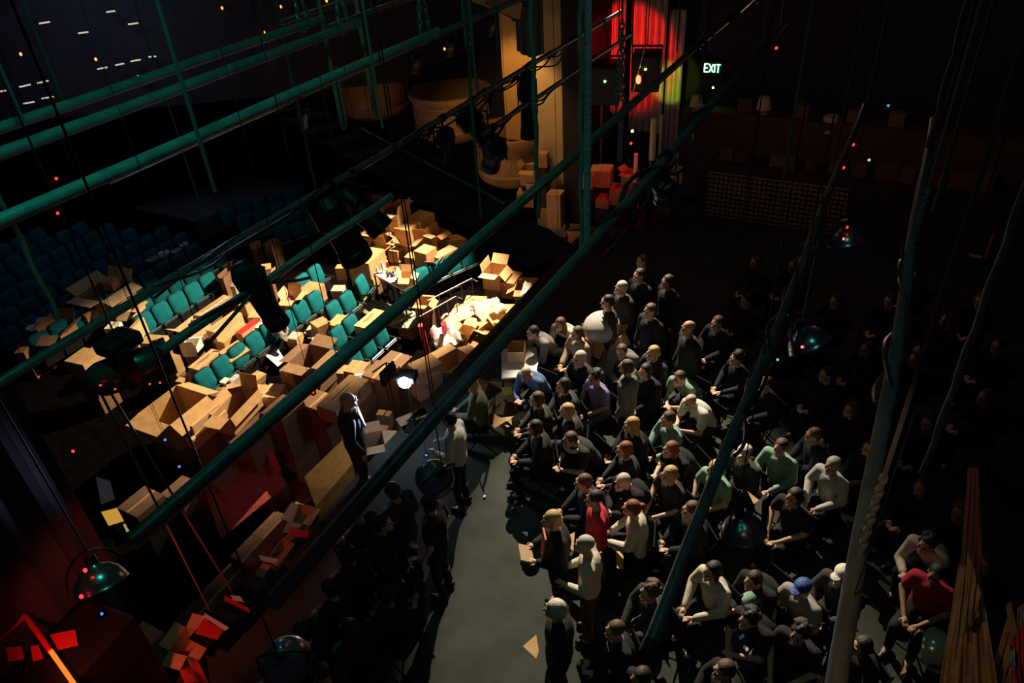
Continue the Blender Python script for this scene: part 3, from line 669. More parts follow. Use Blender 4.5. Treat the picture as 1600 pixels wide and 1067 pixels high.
# second lower row of boxes in the pit, close under the stage edge
x = 3.3; k = 0
while x < 7.6:
    w = random.uniform(.5, .66); y = 7.72 + .05 * math.sin(x * 5); z = zf(y); ht = (-1.28 + .1 * math.sin(x * 3)) - z
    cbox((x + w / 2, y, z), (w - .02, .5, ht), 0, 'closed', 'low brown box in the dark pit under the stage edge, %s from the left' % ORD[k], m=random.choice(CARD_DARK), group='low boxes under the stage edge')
    x += w; k += 1
psheet([(318, 760), (408, 690), (448, 758), (345, 842)], [-1.05, -.85, -1.1, -1.2], mat('dull_red_board', (.34, .05, .03), .8, noise=.2), 'red_board', 'big dull red board lying in the pit beside the stacked boxes', 'board')
psheet([(408, 690), (418, 688), (440, 735), (430, 738)], [-.7, -.7, -.9, -.9], REDM, 'red_strip', 'narrow streak of red light laid on the front of the stacked boxes', 'strip')  # red light on the box fronts, put in as a coloured sheet
# ------------------------------------------------------------------ furniture and clutter in the pit
TH = 1.2
c0, c1, c2 = ath(583, 427, TH), ath(630, 453, TH), ath(655, 437, TH)
zt = (c0.z + c1.z) / 2; c0, c1, c2 = at(583, 427, zt), at(630, 453, zt), at(652, 441, zt); c3 = c2 + (c0 - c1) * .95
t = thing('work_table', 'white topped work table strewn with bottles behind the teal seats', 'table', (0, 0, 0))
MB().quad(c1, c2, c3, c0, t=.035).build('tabletop', mat('white_laminate', (.82, .76, .66), .5), t)
for c in (c0, c1, c2, c3):
    cc = c + (((c0 + c2) / 2) - c) * .06
    MB().tube([(cc.x, cc.y, zf(c.y)), (cc.x, cc.y, zt - .03)], .02, 8).build('leg', STEEL, t)
def on_table(u, v): return c0 + (c1 - c0) * u + (c3 - c0) * v
def bottle(p, label, s=1, m=None):
    t = thing('water_bottle', label, 'bottle', p)
    MB().lathe([(.002, 0), (.033 * s, 0), (.035 * s, .02), (.035 * s, .14 * s), (.015 * s, .19 * s), (.013 * s, .21 * s)], 14).build('body', m or mat('clear_bottle', (.8, .8, .78), .15), t, smooth=True)
    MB().lathe([(.002, .23 * s), (.016 * s, .23 * s), (.016 * s, .205 * s), (.002, .205 * s)], 12).build('cap', WHITEBOX, t)
bottle(on_table(.12, .45), 'clear water bottle, the tall one on the white table', 1.3)
bottle(on_table(.05, .2), 'clear low bottle nearest the white table corner', .8)
bottle(on_table(.1, .8), 'dark red bottle at the back of the white table', 1.1, mat('dark_red_glass', (.2, .01, .01), .2))
t = thing('bowl', 'brown wicker bowl on the white table', 'bowl', on_table(.25, .85)); MB().lathe([(.05, 0), (.16, .08), (.15, .08), (.04, .01), (.002, .01)], 18).build('body', mat('wicker', (.2, .11, .04), .8), t)
for i, (u, v, s, m_, lb) in enumerate([(.4, .6, .1, BLUEINK, 'blue plastic cup on the white table'), (.35, .3, .06, INK, 'black cap on the white table edge'), (.6, .5, .07, INK, 'small black gadget on the white table'), (.65, .25, .05, INK, 'tiny black lid on the front of the white table')]):
    p = on_table(u, v); tag(MB().lathe([(.002, 0), (s * .5, 0), (s * .6, s), (s * .5, s), (s * .45, .01), (.002, .01)], 14).build('small_cup', m_, None, loc=p), lb, 'cup')
p = on_table(.82, .6)
cbox((p.x, p.y, zt), (.34, .3, .22), .35, 'open', 'open box with two pale flaps standing on the white table', group='boxes on the white table', fl=[2.0, .5, .6, 2.0])
# green mats on the ground
for k, (pts, lb) in enumerate([([(548, 481), (572, 465), (645, 490), (612, 512)], 'olive green mat lying left of the white table end'), ([(612, 512), (645, 488), (667, 496), (640, 516)], 'grey green board lying at the end of the olive mat')]):
    P_ = [ath(a, b, .30) for a, b in pts]; zz = P_[0].z
    tag(MB().quad(*[at(a, b, zz) for a, b in pts], t=.05).build('floor_mat', mat('olive_mat_%d' % k, (.16, .19, .11) if k == 0 else (.28, .29, .24), .9, noise=.3, scale=12)), lb, 'mat')
    mb = MB(); q = at(sum(a for a, b in pts) / 4, sum(b for a, b in pts) / 4, zz); mb.box((q.x, q.y, (zz - .05 + zf(q.y)) / 2), (.5, .4, zz - .052 - zf(q.y))); tag(mb.build('plywood_riser', CARD_DARK[0]), 'dark wooden riser holding up the %s' % ('olive mat' if k == 0 else 'grey green board'), 'riser')
psheet([(412, 553), (431, 540), (446, 563), (434, 573)], [at(430, 556, -1.35).z] * 4, WLABEL, 'open_book', 'white printed booklet lying open on the seats', 'book')
tagm = MB(); q = ath(430, 508, .8)
def drape(px, h, m, label, name='blanket', cat='blanket', n=10, amp=.06):
    # four pixel corners on the heap, rumpled
    c = [ath(a, b, h) for a, b in px]; mb = MB(); P = []
    for i in range(n + 1):
        for j in range(n + 1):
            u, v = i / n, j / n; p = (c[0] * (1 - u) + c[1] * u) * (1 - v) + (c[3] * (1 - u) + c[2] * u) * v
            p = p + Vector((random.uniform(-1, 1) * .02, random.uniform(-1, 1) * .02, amp * math.sin(u * 9 + v * 4) * math.cos(v * 7 - u * 3) + random.uniform(-.02, .02))); P.append(p)
    Fs = [(i * (n + 1) + j, (i + 1) * (n + 1) + j, (i + 1) * (n + 1) + j + 1, i * (n + 1) + j + 1) for i in range(n) for j in range(n)]
    P += [p - Vector((0, 0, .03)) for p in P]; K = (n + 1) ** 2; Fs += [tuple(k + K for k in f)[::-1] for f in Fs]
    for k in range(n):
        for a, b in ((k, k + 1), (n * (n + 1) + k, n * (n + 1) + k + 1), (k * (n + 1), (k + 1) * (n + 1)), (k * (n + 1) + n, (k + 1) * (n + 1) + n)): Fs.append((a, b, b + K, a + K))
    mb.add(P, Fs); return tag(mb.build(name, m, smooth=True), label, cat)
drape([(414, 514), (436, 497), (452, 514), (447, 532)], .8, mat('grey_felt', (.20, .19, .18), .95, noise=.3), 'grey felt blanket thrown over the seats in the heap')
drape([(566, 578), (592, 563), (606, 570), (590, 592)], .8, CLOTHW, 'white blotched cloth bundle beside the two lower teal seats', amp=.1)
drape([(672, 520), (708, 500), (722, 530), (690, 552)], 1.1, PLASTICBAG, 'heap of clear plastic bags and wrap beside the stage edge', 'plastic_bags', 'bags', 16, .16)
drape([(735, 478), (775, 462), (792, 482), (752, 500)], 1.0, mat('dull_cloth', (.4, .38, .34), .95, bump=.4), 'white crumpled cloth beyond the black railing', n=12, amp=.12)
drape([(820, 440), (832, 444), (828, 462), (812, 460)], 1.2, CLOTHW, 'small scrap of white cloth high on the far right boxes', n=6)
drape([(688, 497), (735, 470), (745, 490), (700, 512)], .9, mat('rosy_paper', (.6, .36, .28), .9), 'crumpled pinkish paper sheet behind the railing', 'paper_heap', 'paper')
psheet([(485, 515), (494, 508), (500, 533), (488, 534)], at(490, 520, -1.2).z, WHITEBOX, 'paper_sheet', 'white sheet with black marks propped in the heap', 'paper')
# red and pink tubes
for (a, b, lb) in [((657, 508), (672, 566), 'red tube propped upright left of the plastic bags'), ((693, 505), (697, 540), 'red tube propped right of the plastic bags')]:
    p, q = ath(a[0], a[1], 1.5), ath(b[0], b[1], .35)
    tag(MB().tube([q, p], .06, 12).build('red_tube', mat('red_tube', (.62, .04, .06), .6)), lb, 'tube')
# black railing
t = thing('pit_railing', 'black metal railing with uprights between the seats and the stage', 'railing')
r0, r1, r2 = ath(655, 495, 1.25), ath(712, 463, 1.25), ath(745, 475, 1.25)
rz_ = r0.z; r0, r1, r2 = at(655, 495, rz_), at(712, 463, rz_), at(722, 467, rz_)
RM = mat('railing_metal', (.22, .21, .2), .55, .7)
MB().tube([r0, r1, r2], .013, 8).build('top_rail', RM, t)
s0, s1, s2 = at(668, 470, rz_ + .05), at(737, 435, rz_ + .05), at(746, 440, rz_ + .05)
MB().tube([s0, s1, s2], .013, 8).build('rear_rail', RM, t)
for a, b in ((r0, r1), (s0, s1)):
    for i in range(5):
        p = a + (b - a) * i / 4; MB().tube([(p.x, p.y, zf(p.y)), p], .014, 6).build('upright', BLACKM, t)
# black stand before the glaring lamp
t = thing('black_stand', 'black metal stand with a bent top bar left of the glaring lamp', 'stand', at(617, 690, -.05) * 0)
a, b, c = at(582, 582, .55), at(603, 567, .55), at(617, 570, .55)
MB().tube([a, b, c], .014, 8).build('top_bar', BLACKM, t)
bz = at(604, 600, .1); MB().tube([b, (b.x, b.y, -2.0)], .016, 8).build('upright', BLACKM, t)
MB().tube([c, (c.x, c.y, -2.0)], .012, 8).build('upright', BLACKM, t)
MB().box(((b.x + c.x) / 2, (b.y + c.y) / 2 + .1, b.z - .25), (.4, .04, .3)).build('back_plate', BLACKM, t)
MB().box((b.x, b.y, -2.02), (.4, .4, .03)).build('base', BLACKM, t)
# golden wooden plank step at the stage edge under the man
a, b, c, d = at(482, 765, -.02), at(540, 708, -.02), at(556, 745, -.02), at(500, 812, -.02)
tag(MB().quad(a, b, c, d, t=.28).build('wooden_step', WOOD), 'golden wooden platform strip lit beside the standing man', 'platform')
tag(MB().box((5.9, 6.62, -1.2), (1.5, .5, 1.74)).build('platform_base', mat('black_ply', (.02, .015, .012), .9)), 'black base box carrying the golden wooden platform', 'base')
# glaring lamp
q = at(632, 598, 1.05)
t = thing('video_projector', 'glaring blue white projector lamp on a thin stand above the boxes', 'projector', q, math.radians(200))
dirv = (Vector((0, 0, H)) - q).normalized()
MB().box((-.16, 0, 0), (.26, .3, .11), bev=.015).build('housing', SHELL, t)
MB().ell((.0, 0, 0), (.06, .10, .10), 12).build('lens', emi('blue_white', (.62, .76, 1), 120), t)
MB().tube([(-.16, 0, -.05), (-.16, 0, -1.03)], .018, 8).build('pole', BLACKM, t)
MB().box((-.16, 0, -1.035), (.3, .3, .03)).build('base', BLACKM, t)
lamp('POINT', 'projector_glare', q + dirv * .12, 7, (.55, .70, 1), size=.05)
lamp('SPOT', 'projector_beam', q + Vector((-.12, 0, .03)), 900, (.60, .74, 1), at(548, 640, 1.5), .03, 34, .6)
# small table and open crate among the far seated people
P4 = [at(775, 566, .75), at(838, 558, .75), at(830, 571, .75), at(806, 577, .75)]
t = thing('side_table', 'white topped small table holding an open crate in the crowd', 'table')
a = at(812, 566, .75)
MB().box((a.x, a.y, .74), (.8, .6, .03), Matrix.Rotation(.5, 3, 'Z')).build('tabletop', mat('white_laminate', (.8, .8, .8)), t)
for sx in (-1, 1):
    for sy in (-1, 1): MB().tube([(a.x + sx * .25, a.y + sy * .2, 0), (a.x + sx * .25, a.y + sy * .2, .73)], .018, 6).build('leg', STEEL, t)
cbox((a.x + .1, a.y + .1, .757), (.34, .28, .22), .4, 'open', 'small open tan crate standing on the white side table', group='boxes in the crowd', fl=[None, None, None, None])
sbox(946, 522, .95, (.52, .45, .95), -.3, 'open', 'tall tan box with white sticker standing in the crowd', group='boxes in the crowd', fl=[2.6, .6, .4, 2.4], art='label')
drape_ = MB(); q = at(940, 505, 1.25)
tag(MB().ell((q.x, q.y, 1.18), (.34, .30, .24), 12).build('white_bag', mat('dull_cloth', (.4, .38, .34)), smooth=True), 'round whitish bag resting on the tall tan box', 'bag')
sbox(777, 612, .35, (.5, .4, .34), .3, 'open', 'open box with yellow papers in the crowd near the stage edge', group='boxes in the crowd', fl=[1.6, 2.0, 1.2, 1.9])
sbox(795, 638, .35, (.5, .4, .34), -.3, 'open', 'wide open tan box below the one with yellow papers', group='boxes in the crowd', fl=[1.8, 1.5, 1.6, 1.5])
psheet([(783, 606), (800, 604), (800, 616), (788, 620)], .42, mat('yellow_paper', (.8, .5, .08), .8), 'paper_sheet', 'yellow orange paper sheet sticking out of the open box', 'paper')
psheet([(770, 655), (822, 648), (810, 660), (793, 668)], .3, CARD[4], 'cardboard_sheet', 'flat pale cardboard sheet lying at the near side of the crowd boxes', 'cardboard')
# boxes on the balcony rail at the far side
for (px, py, x, s, rz, kd, lb) in [(822, 298, 15.7, (.42, .42, .36), .3, 'closed', 'bright lidded box on the rail below the round balcony'), (828, 262, 15.9, (.4, .4, .42), .1, 'open', 'open box with curled flap against the round balcony'), (848, 238, 15.7, (.26, .26, .34), .2, 'closed', 'small white upright box below the ochre column'), (832, 284, 15.8, (.28, .26, .22), .1, 'closed', 'little box behind the bright lidded box'), (868, 300, 15.55, (.36, .36, .9), .1, 'closed', 'tall shaded box at the foot of the ochre column'), (898, 362, 14.5, (.3, .3, .3), .3, 'open', 'small dim open box below the ochre column'), (968, 292, 15.4, (.5, .4, .35), .2, 'closed', 'large red lit box in the wing'), (940, 262, 15.8, (.5, .5, .4), .2, 'closed', 'red lit box highest in the wing'), (985, 268, 15.6, (.34, .3, .5), -.2, 'open', 'red lit open box in the wing'), (944, 308, 15.2, (.4, .3, .2), .1, 'closed', 'flat red lit box lowest in the wing'), (918, 272, 15.2, (.3, .3, .3), .1, 'closed', 'small red lit box behind the thick teal rope'), (1060, 262, 15.6, (.2, .2, .34), .2, 'closed', 'small red lit box right of the yellow posts')]:
    q = atx(px, py, x); z0 = q.z - s[2]
    cbox((x, q.y, z0), s, rz, kd, lb, group='boxes at the far side')
    if z0 > .1: tag(MB().box((x, q.y, z0 / 2), (s[0] * .9, s[1] * .9, z0 - .004)).build('plinth', mat('black_ply', (.02, .015, .012))), 'dark plinth under the %s' % lb, 'plinth')
# red lit papers on and beside the leg at lower left
for pts, zz, mt, nm, lb, ct in [([(78, 992), (118, 984), (122, 1008), (90, 1016)], 1.4, REDM, 'red_folder', 'bright red card stuck beside the black curtain at lower left', 'card'),
        ([(10, 1012), (34, 1010), (38, 1030), (14, 1034)], 1.4, REDM, 'red_folder', 'red rag shaped sheet at the lower left corner', 'card'),
        ([(48, 1010), (60, 1008), (68, 1028), (52, 1034)], 1.4, REDM, 'red_folder', 'small red strip between the red rag and the orange tube', 'card')]:
    psheet(pts, zz, mt, nm, lb, ct)
for pts, lb in [([(185, 1018), (212, 1030), (232, 1067), (205, 1075)], 'orange red cloth spilling from the tan taped box'), ([(272, 1020), (300, 1012), (325, 1067), (290, 1075)], 'red cloth bundle between the open cartons at the bottom')]:
    c_ = [at(a, b, .12) for a, b in pts]; mb = MB(); P = []; n = 8
    for i in range(n + 1):
        for j in range(n + 1):
            u, v = i / n, j / n; P.append((c_[0] * (1 - u) + c_[1] * u) * (1 - v) + (c_[3] * (1 - u) + c_[2] * u) * v + Vector((0, 0, .10 * math.sin(u * 6 + v * 2) * math.sin(v * 5) )))
    K = len(P); Fs = [(i * (n + 1) + j, (i + 1) * (n + 1) + j, (i + 1) * (n + 1) + j + 1, i * (n + 1) + j + 1) for i in range(n) for j in range(n)]
    P += [p_ - Vector((0, 0, .02)) for p_ in P]; Fs += [tuple(k_ + K for k_ in f_)[::-1] for f_ in Fs]; mb.add(P, Fs); tag(mb.build('red_cloth', REDFAB, smooth=True), lb, 'cloth')
p, q = at(36, 955, 1.5), at(122, 1075, 1.5)
t = thing('glowing_tube', 'orange glowing tube lamp crossing the lower left corner', 'lamp')
MB().tube([at(80, 1018, 1.5), at(118, 1072, 1.5)], .022, 10).build('tube', emi('orange_tube', (1, .22, .02), 1.2), t)
MB().tube([at(40, 962, 1.5), at(79, 1017, 1.5)], .028, 10).build('holder', REDM, t)
psheet([(0, 880), (38, 940), (42, 965), (0, 1000)], 1.5, mat('red_flat', (.5, .03, .03), .8), 'painted_flat', 'dim red painted panel at the left edge of the picture', 'panel')

# the two big lamps at the side wall with invented flaps that shape their beams
def big_lamp(pos, aim, label, cuts, inside):
    t = thing('flood_light', label, 'stage light', pos); d = (Vector(aim) - pos).normalized(); Q = d.to_track_quat('Z', 'Y').to_matrix().to_4x4()
    inside = Vector(inside); aim = Vector(aim)
    MB().lathe([(.16, .0), (.17, -.05), (.17, -.45), (.1, -.55), (.005, -.56)], 20, Q).build('housing', BLACKM, t)
    for p1, p2 in cuts:
        u = (Vector(p1) - pos).normalized(); v = (Vector(p2) - pos).normalized(); n = u.cross(v).normalized()
        if n.dot(Vector(inside) - pos) > 0: n = -n
        m_ = (u + v).normalized(); side = n.cross(m_).normalized(); a = m_ * .38
        # added flap: its free edge lies in the plane through the lamp and the two floor points
        e0 = a - side * .55; e1 = a + side * .55
        MB().quad(e0, e1, e1 + n * .5, e0 + n * .5, t=.006).build('added_light_flap', BLACKM, t)
        MB().tube([a + n * .3, n * .17 - d * .1], .012, 6).build('added_flap_arm', BLACKM, t)
    MB().tube([-d * .3, (0, 0, 12.5 - pos.z)], .02, 8).build('hanging_pole', BLACKM, t)
big_lamp(KEY, (9.3, 11.6, -1.2), 'black lamp with added beam-cutting flaps high at the side, lighting the boxes', [((5.7, 9.2, -.35), (8.0, 7.2, 0)), ((8.0, 6.75, 0), (13, 6.1, 0))], (9, 12, -1))
big_lamp(CROWD, (6.2, .8, 0), 'black lamp with added beam-cutting flaps high at the side, lighting the crowd', [(at(728, 765, 0), at(600, 1067, 0)), (at(1105, 500, 1), at(1300, 760, 1))], (6, 1.2, 0))

p = at(84, 1024, 1.36)
t = thing('equipment_case', 'black equipment case under the red cards at the lower left corner', 'case', (p.x, p.y - .1, 0), .1)
MB().box((0, 0, .68), (1.3, .7, 1.36), bev=.02).build('body', BLACKM, t)
MB().box((0, 0, .95), (1.31, .71, .02)).build('edge_trim', STEEL, t)
# ------------------------------------------------------------------ rigging: battens, chains, lift lines, lamps
def lineX(p, q, drop):
    """a batten running across the stage: world x range from two pixels, y and z from the drop below the camera height"""
    a = ray(*p); b = ray(*q); y = (a.y / -a.z + b.y / -b.z) / 2 * drop
    return Vector((a.x / -a.z * drop, y, H - drop)), Vector((b.x / -b.z * drop, y, H - drop))
TOP = 12.5
def batten(name, p, q, drop, r, label, ext=(0, 0), m=PIPE, cat='pipe', caps=False):
    a, b = lineX(p, q, drop); a.x -= ext[0]; b.x += ext[1]
    t = thing(name, label, cat, a); L = b.x - a.x
    MB().tube([(L * i / 12, .006 * math.sin(i), 0) for i in range(13)], r, 18).build('pipe', m, t, smooth=False)
    for u in (.12, .88): MB().tube([(L * u, 0, r), (L * u, 0, TOP - a.z)], .0018, 5).build('lift_line', CABLE, t)
    if caps: MB().tube([(-.03, 0, 0), (.02, 0, 0)], r * 1.12, 18).build('end_cap', BLACKM, t)
    return a, b, t
TOP = 12.5
def _v(p): return Vector(p)
def chain(p, top, label, spread=.14, name='hanging_chain', m=None, link=.042):
    """two legs of chain from one point above spreading down around the batten"""
    m = m or mat('chain_steel', (.25, .30, .28), .45, .7); t = thing(name, label, 'chain', p)
    for s in (-1, 1):
        a = Vector((s * spread / 2, 0, .0)); b = Vector((0, 0, spread * 4.2)); n = int((b - a).length / link / .8); mb = MB()
        for i in range(n):
            c = a + (b - a) * (i + .5) / n; d = (b - a).normalized(); e = (Vector((1, .2, 0)) if i % 2 else Vector((-.2, 1, 0))).normalized(); P = []
            for k in range(9):
                an = 2 * PI * k / 8; P.append(c + d * (link * .55 * math.cos(an)) + e * (link * .28 * math.sin(an)))
            mb.tube(P, .0055, 5)
        mb.build('chain_leg', m, t)
    mb = MB(); mb.tube([(.02 * math.cos(a_) * 0 + (spread * .5 + .0) * math.cos(a_), 0, -.0 + .03 * math.sin(a_) - .01) for a_ in [k * PI / 8 for k in range(17)]], .006, 5)
    mb.build('wrap', m, t)
    MB().tube([(0, 0, spread * 4.2), (0, 0, TOP - p.z)], .007, 6).build('lift_line', ROPEG, t)
    return t
def onx(p, px):
    """point on a batten (given as a,b) showing at picture column px"""
    a, b = p[:2]; lo, hi = a.x, b.x
    def col(x):
        v = ROT.transposed() @ (Vector((x, a.y, a.z)) - Vector((0, 0, H))); return 800 + v.x / -v.z * F
    for i in range(40):
        m = (lo + hi) / 2
        if col(m) < px: lo = m
        else: hi = m
    return Vector(((lo + hi) / 2, a.y, a.z))
P1 = batten('batten_pipe', (0, 205), (480, 34), 1.0, .0265, 'teal lit pipe, uppermost of the three thick pipes at upper left', (.6, .1), m=PIPEL)
P2 = batten('batten_pipe', (0, 240), (541, 43), 1.0, .027, 'teal lit pipe, middle of the three thick pipes at upper left', (.6, .12), m=PIPEL)
P3 = batten('batten_pipe', (0, 341), (669, 59), 1.0, .026, 'teal lit pipe, lowest of the three thick pipes at upper left', (.6, .15), m=PIPEL)
P2b = batten('batten_pipe', (470, 38), (640, -40), 1.04, .02, 'thinner pipe sleeved into the end of the uppermost teal pipe', (0, 1.5))
P2c = batten('batten_pipe', (530, 44), (700, -30), 1.04, .02, 'thinner pipe sleeved into the end of the middle teal pipe', (0, 1.5))
P3b = batten('batten_pipe', (660, 64), (800, 5), 1.0, .019, 'thinner pipe sleeved into the end of the lowest teal pipe', (0, 2.5))
PC = batten('batten_pipe', (205, 850), (1061, 98), 1.55, .026, 'long dark pipe with a free end, crossing from lower left over the boxes', (0, 2.5))
PD = batten('batten_pipe', (500, 846), (1100, 184), 1.5, .024, 'long dark pipe right of the free ended one, passing the thick teal rope', (.2, 2.5))
PB = batten('batten_pipe', (0, 596), (900, 60), 2.1, .026, 'dark cable wrapped pipe crossing above the rear seats', (.3, 1.5))
PE = batten('batten_pipe', (249, 549), (612, 307), 1.75, .022, 'dark pipe carrying the drooping black fixtures over the boxes', (0, 0))
PF = batten('batten_pipe', (762, 210), (903, 105), 2.2, .022, 'cable wrapped pipe in front of the ochre column', (0, 1.5))
PH = batten('batten_pipe', (1010, 1010), (1165, 640), 2.2, .024, 'teal grey pipe ending among the seated audience at right', (0, 4.5), caps=True)
PI_ = batten('batten_pipe', (1305, 1067), (1420, 430), 1.75, .026, 'thick teal grey pipe running up from the bottom edge at right', (.3, 2.2))
PK = batten('batten_pipe', (420, 436), (560, 340), 1.35, .012, 'thin blue glinting pipe between the rear seats and the boxes', (0, 0))
# battens have glinting cables lying along them
def cable_on(P, px0, px1, seed, label, sag=.10, n=60, r=.009, k=3, off=.03):
    rnd = random.Random(seed); a = onx(P, px0); b = onx(P, px1); t = thing('power_cable', label, 'cable', a); L = b.x - a.x
    for j in range(k):
        ph = rnd.uniform(0, 6); pts = []
        for i in range(n + 1):
            u = i / n; pts.append((L * u, off * math.sin(u * L * 7 + ph) * (1 if j else .7), off * math.cos(u * L * 6 + ph * 2) - sag * abs(math.sin(u * L * 2.2 + ph)) * (j / k)))
        MB().tube(pts, r, 6).build('strand', mat('rubber_cable', (.03, .03, .032), .28), t)
cable_on(PB, 240, 560, 3, 'black cables wrapped along the pipe above the rear seats')
cable_on(PB, 600, 900, 4, 'black cables bundled on the pipe below the dark banner', .16, k=4)
cable_on(PF, 765, 900, 5, 'black cables bundled on the pipe in front of the ochre column', .1, k=3)
cable_on(PD, 943, 1100, 6, 'glinting cables drooping under the pipe right of the teal rope', .22, k=4, off=.05)
cable_on(PH, 1140, 1290, 7, 'pale cables looping round the long pipe at right', .12, k=3, off=.04)
cable_on(PI_, 1385, 1425, 8, 'pale cables knotted on the thick pipe at far right', .08, k=3, off=.04)
cable_on(PE, 300, 480, 9, 'black cable loops drooping from the fixture pipe', .35, k=2, off=.03)
cable_on(PC, 1090, 1200, 10, 'sparkling cables wound on the pipe below the exit sign', .12, k=3, off=.04)
for P, px, lb in [(P1, 475, 'teal lit chain holding the uppermost thick pipe'), (P2, 538, 'teal lit chain holding the middle thick pipe'), (P3, 665, 'teal lit chain holding the lowest thick pipe')]:
    chain(onx(P, px) + Vector((0, 0, 0)), TOP, lb, .10)
for P, px, lb in [(PC, 968, 'dark chain on the pipe left of the yellow posts'), (PC, 1096, 'dark chain on the pipe below the exit sign'), (PI_, 1425, 'pale chain knotted at the top of the thick pipe at right'), (PD, 1190, 'dim chain on the farther pipe right of the exit sign'), (PB, 742, 'dim chain on the cable wrapped pipe above the balcony'), (PI_, 1345, 'hidden dark chain low on the thick pipe at right')]:
    chain(onx(P, px), TOP, lb, .07 if P is PI_ else .14, link=.028 if P is PI_ else .045)
def vline(px, py0, py1, d, r, label, m=ROPEG, name='hanging_rope', cat='rope', twist=False):
    a = atd(px, py0, d) ; k = d
    # follow the true vertical through the first point
    def row(z):
        v = ROT.transposed() @ (Vector((a.x, a.y, z)) - Vector((0, 0, H))); return 533.5 - v.y / -v.z * F
    lo, hi = -2, a.z
    for i in range(40):
        mid = (lo + hi) / 2
        if row(mid) > py1: lo = mid
        else: hi = mid
    zb = max(lo, .0 if a.y < EDGE else zf(a.y))
    n = 2 if not twist else 60; pts = [(a.x + (.006 * math.sin(i * 1.9) if twist else 0), a.y + (.006 * math.cos(i * 1.9) if twist else 0), zb + (TOP - zb) * i / (n - 1)) for i in range(n)]
    return tag(MB().tube(pts, r, 8).build(name, m), label, cat)
VL = [(245, 0, 300, 3.2, .0085, 'teal thin rope crossing the three thick pipes', 0), (35, 0, 170, 6, .010, 'grey wire rope, leftmost reaching the upper pipes', 0), (210, 0, 330, 7, .009, 'grey wire rope left of the teal thin rope', 0), (0, 105, 190, 4, .009, 'grey wire rope at the very left edge', 0),
      (20, 350, 500, 4.2, .013, 'brown rope slanting down into the battered box at left', 1), (566, 0, 200, 4, .007, 'thin grey rope right of the pair of looped hemp ropes', 0), (404, 0, 110, 7, .007, 'faint wire rope right of the teal thin rope', 0),
      (722, 0, 340, 5.2, .010, 'grey rope passing down left of the round balcony', 0), (733, 0, 130, 5.0, .008, 'grey rope directly beside the longer one left of the balcony', 0), (772, 0, 115, 6, .007, 'thin rope left of the wall lantern', 0),
      (829, 0, 340, 4.0, .013, 'twisted grey rope hanging in front of the dark banner', 1), (1270, 0, 340, 4.5, .0085, 'long thin teal wire rope right of the exit sign', 0), (1354, 0, 560, 6.5, .009, 'thin wire rope right of the long teal wire', 0), (1389, 0, 180, 8, .008, 'faint wire rope above the prop ledge', 0),
      (1525, 0, 170, 5, .009, 'grey wire rope, left of two near the upper right corner', 0), (1554, 0, 330, 5, .011, 'grey wire rope, right of two near the upper right corner', 0), (1107, 0, 160, 7, .008, 'thin rope just left of the exit sign', 0), (1512, 0, 60, 5.4, .01, 'short faint rope at the top right', 0), (468, 180, 320, 7, .014, 'frayed rope hanging above the middle of the rear seats', 1), (1600, 300, 740, 4.4, .020, 'blue grey rope slanting down at the right edge', 1),
      (1498, 60, 230, 5, .02, 'frayed grey rope bundle over the prop ledge', 1), (990, 0, 70, 8, .009, 'shiny cord above the red lit curtain', 0), (968, 0, 60, 8, .008, 'second shiny cord above the red lit curtain', 0), (945, 0, 50, 8, .008, 'third shiny cord nearest the thick teal rope', 0), (1063, 0, 80, 8, .009, 'cord above the yellow green curtain', 0)]
for px, y0, y1, d, r, lb, tw in VL:
    red = 'brown rope' in lb
    vline(px, y0, y1, d, r, lb, mat('brown_rope', (.30, .16, .12), .9) if red else ROPEG, twist=bool(tw))
# the thick teal rope with a chain beside it
o = vline(918, 0, 395, 3.0, .0165, 'thick teal lit rope hanging straight down the middle', mat('thick_rope', (.34, .42, .40), .8, bump=.3, scale=50), 'thick_rope')
vline(907, 0, 395, 3.3, .011, 'knobbly chain hanging beside the thick teal rope', mat('knobbly_chain', (.2, .2, .18), .6), 'hanging_chain', 'chain', True)
# looped hemp ropes
def loop_rope(px, pyt, pyb, d, w, label):
    a = atd(px, pyt, d)
    def row(z):
        v = ROT.transposed() @ (Vector((a.x, a.y, z)) - Vector((0, 0, H))); return 533.5 - v.y / -v.z * F
    lo, hi = 0, a.z
    for i in range(40):
        mid = (lo + hi) / 2
        if row(mid) > pyb: lo = mid
        else: hi = mid
    zb = lo; rt = Vector((.46, -.53 * 0 + .2, 0)).normalized() * w; P = []
    for i in range(30): P.append((a.x, a.y, TOP - (TOP - zb - w / 2) * i / 29))
    for k in range(1, 9):
        an = PI * k / 8; P.append((a.x + rt.x / 2 * (1 - math.cos(an)), a.y + rt.y / 2 * (1 - math.cos(an)), zb + w / 2 - w / 2 * math.sin(an)))
    for i in range(1, 16): P.append((a.x + rt.x, a.y + rt.y, zb + w / 2 + (a.z - zb) * .42 * i / 15))
    return tag(MB().tube(P, .015, 8).build('looped_rope', ROPE), label, 'rope')
loop_rope(497, 0, 203, 6.0, .11, 'hemp rope hanging in a long loop, left one of the pair')
loop_rope(556, 0, 183, 6.2, .06, 'hemp rope hanging in a narrow loop, right one of the pair')
# pair of reddish hemp lines from the box heap down to the stage edge boxes
for a, b, lb in [((158, 615), (327, 952), 'reddish cord, left one of two slanting down to the stage edge boxes'), ((172, 612), (362, 922), 'reddish cord, right one of two slanting down to the stage edge boxes')]:
    q = at(b[0], b[1], .45); p0 = atd(a[0], a[1], (q - Vector((0, 0, H))).length * .72)
    P = [p0 + (q - p0) * (i / 20) + Vector((0, 0, -.25 * math.sin(PI * i / 20) * .2)) for i in range(21)]
    tag(MB().tube(P, .012, 6).build('hemp_cord', mat('reddish_cord', (.20, .10, .06), .8)), lb, 'cord')
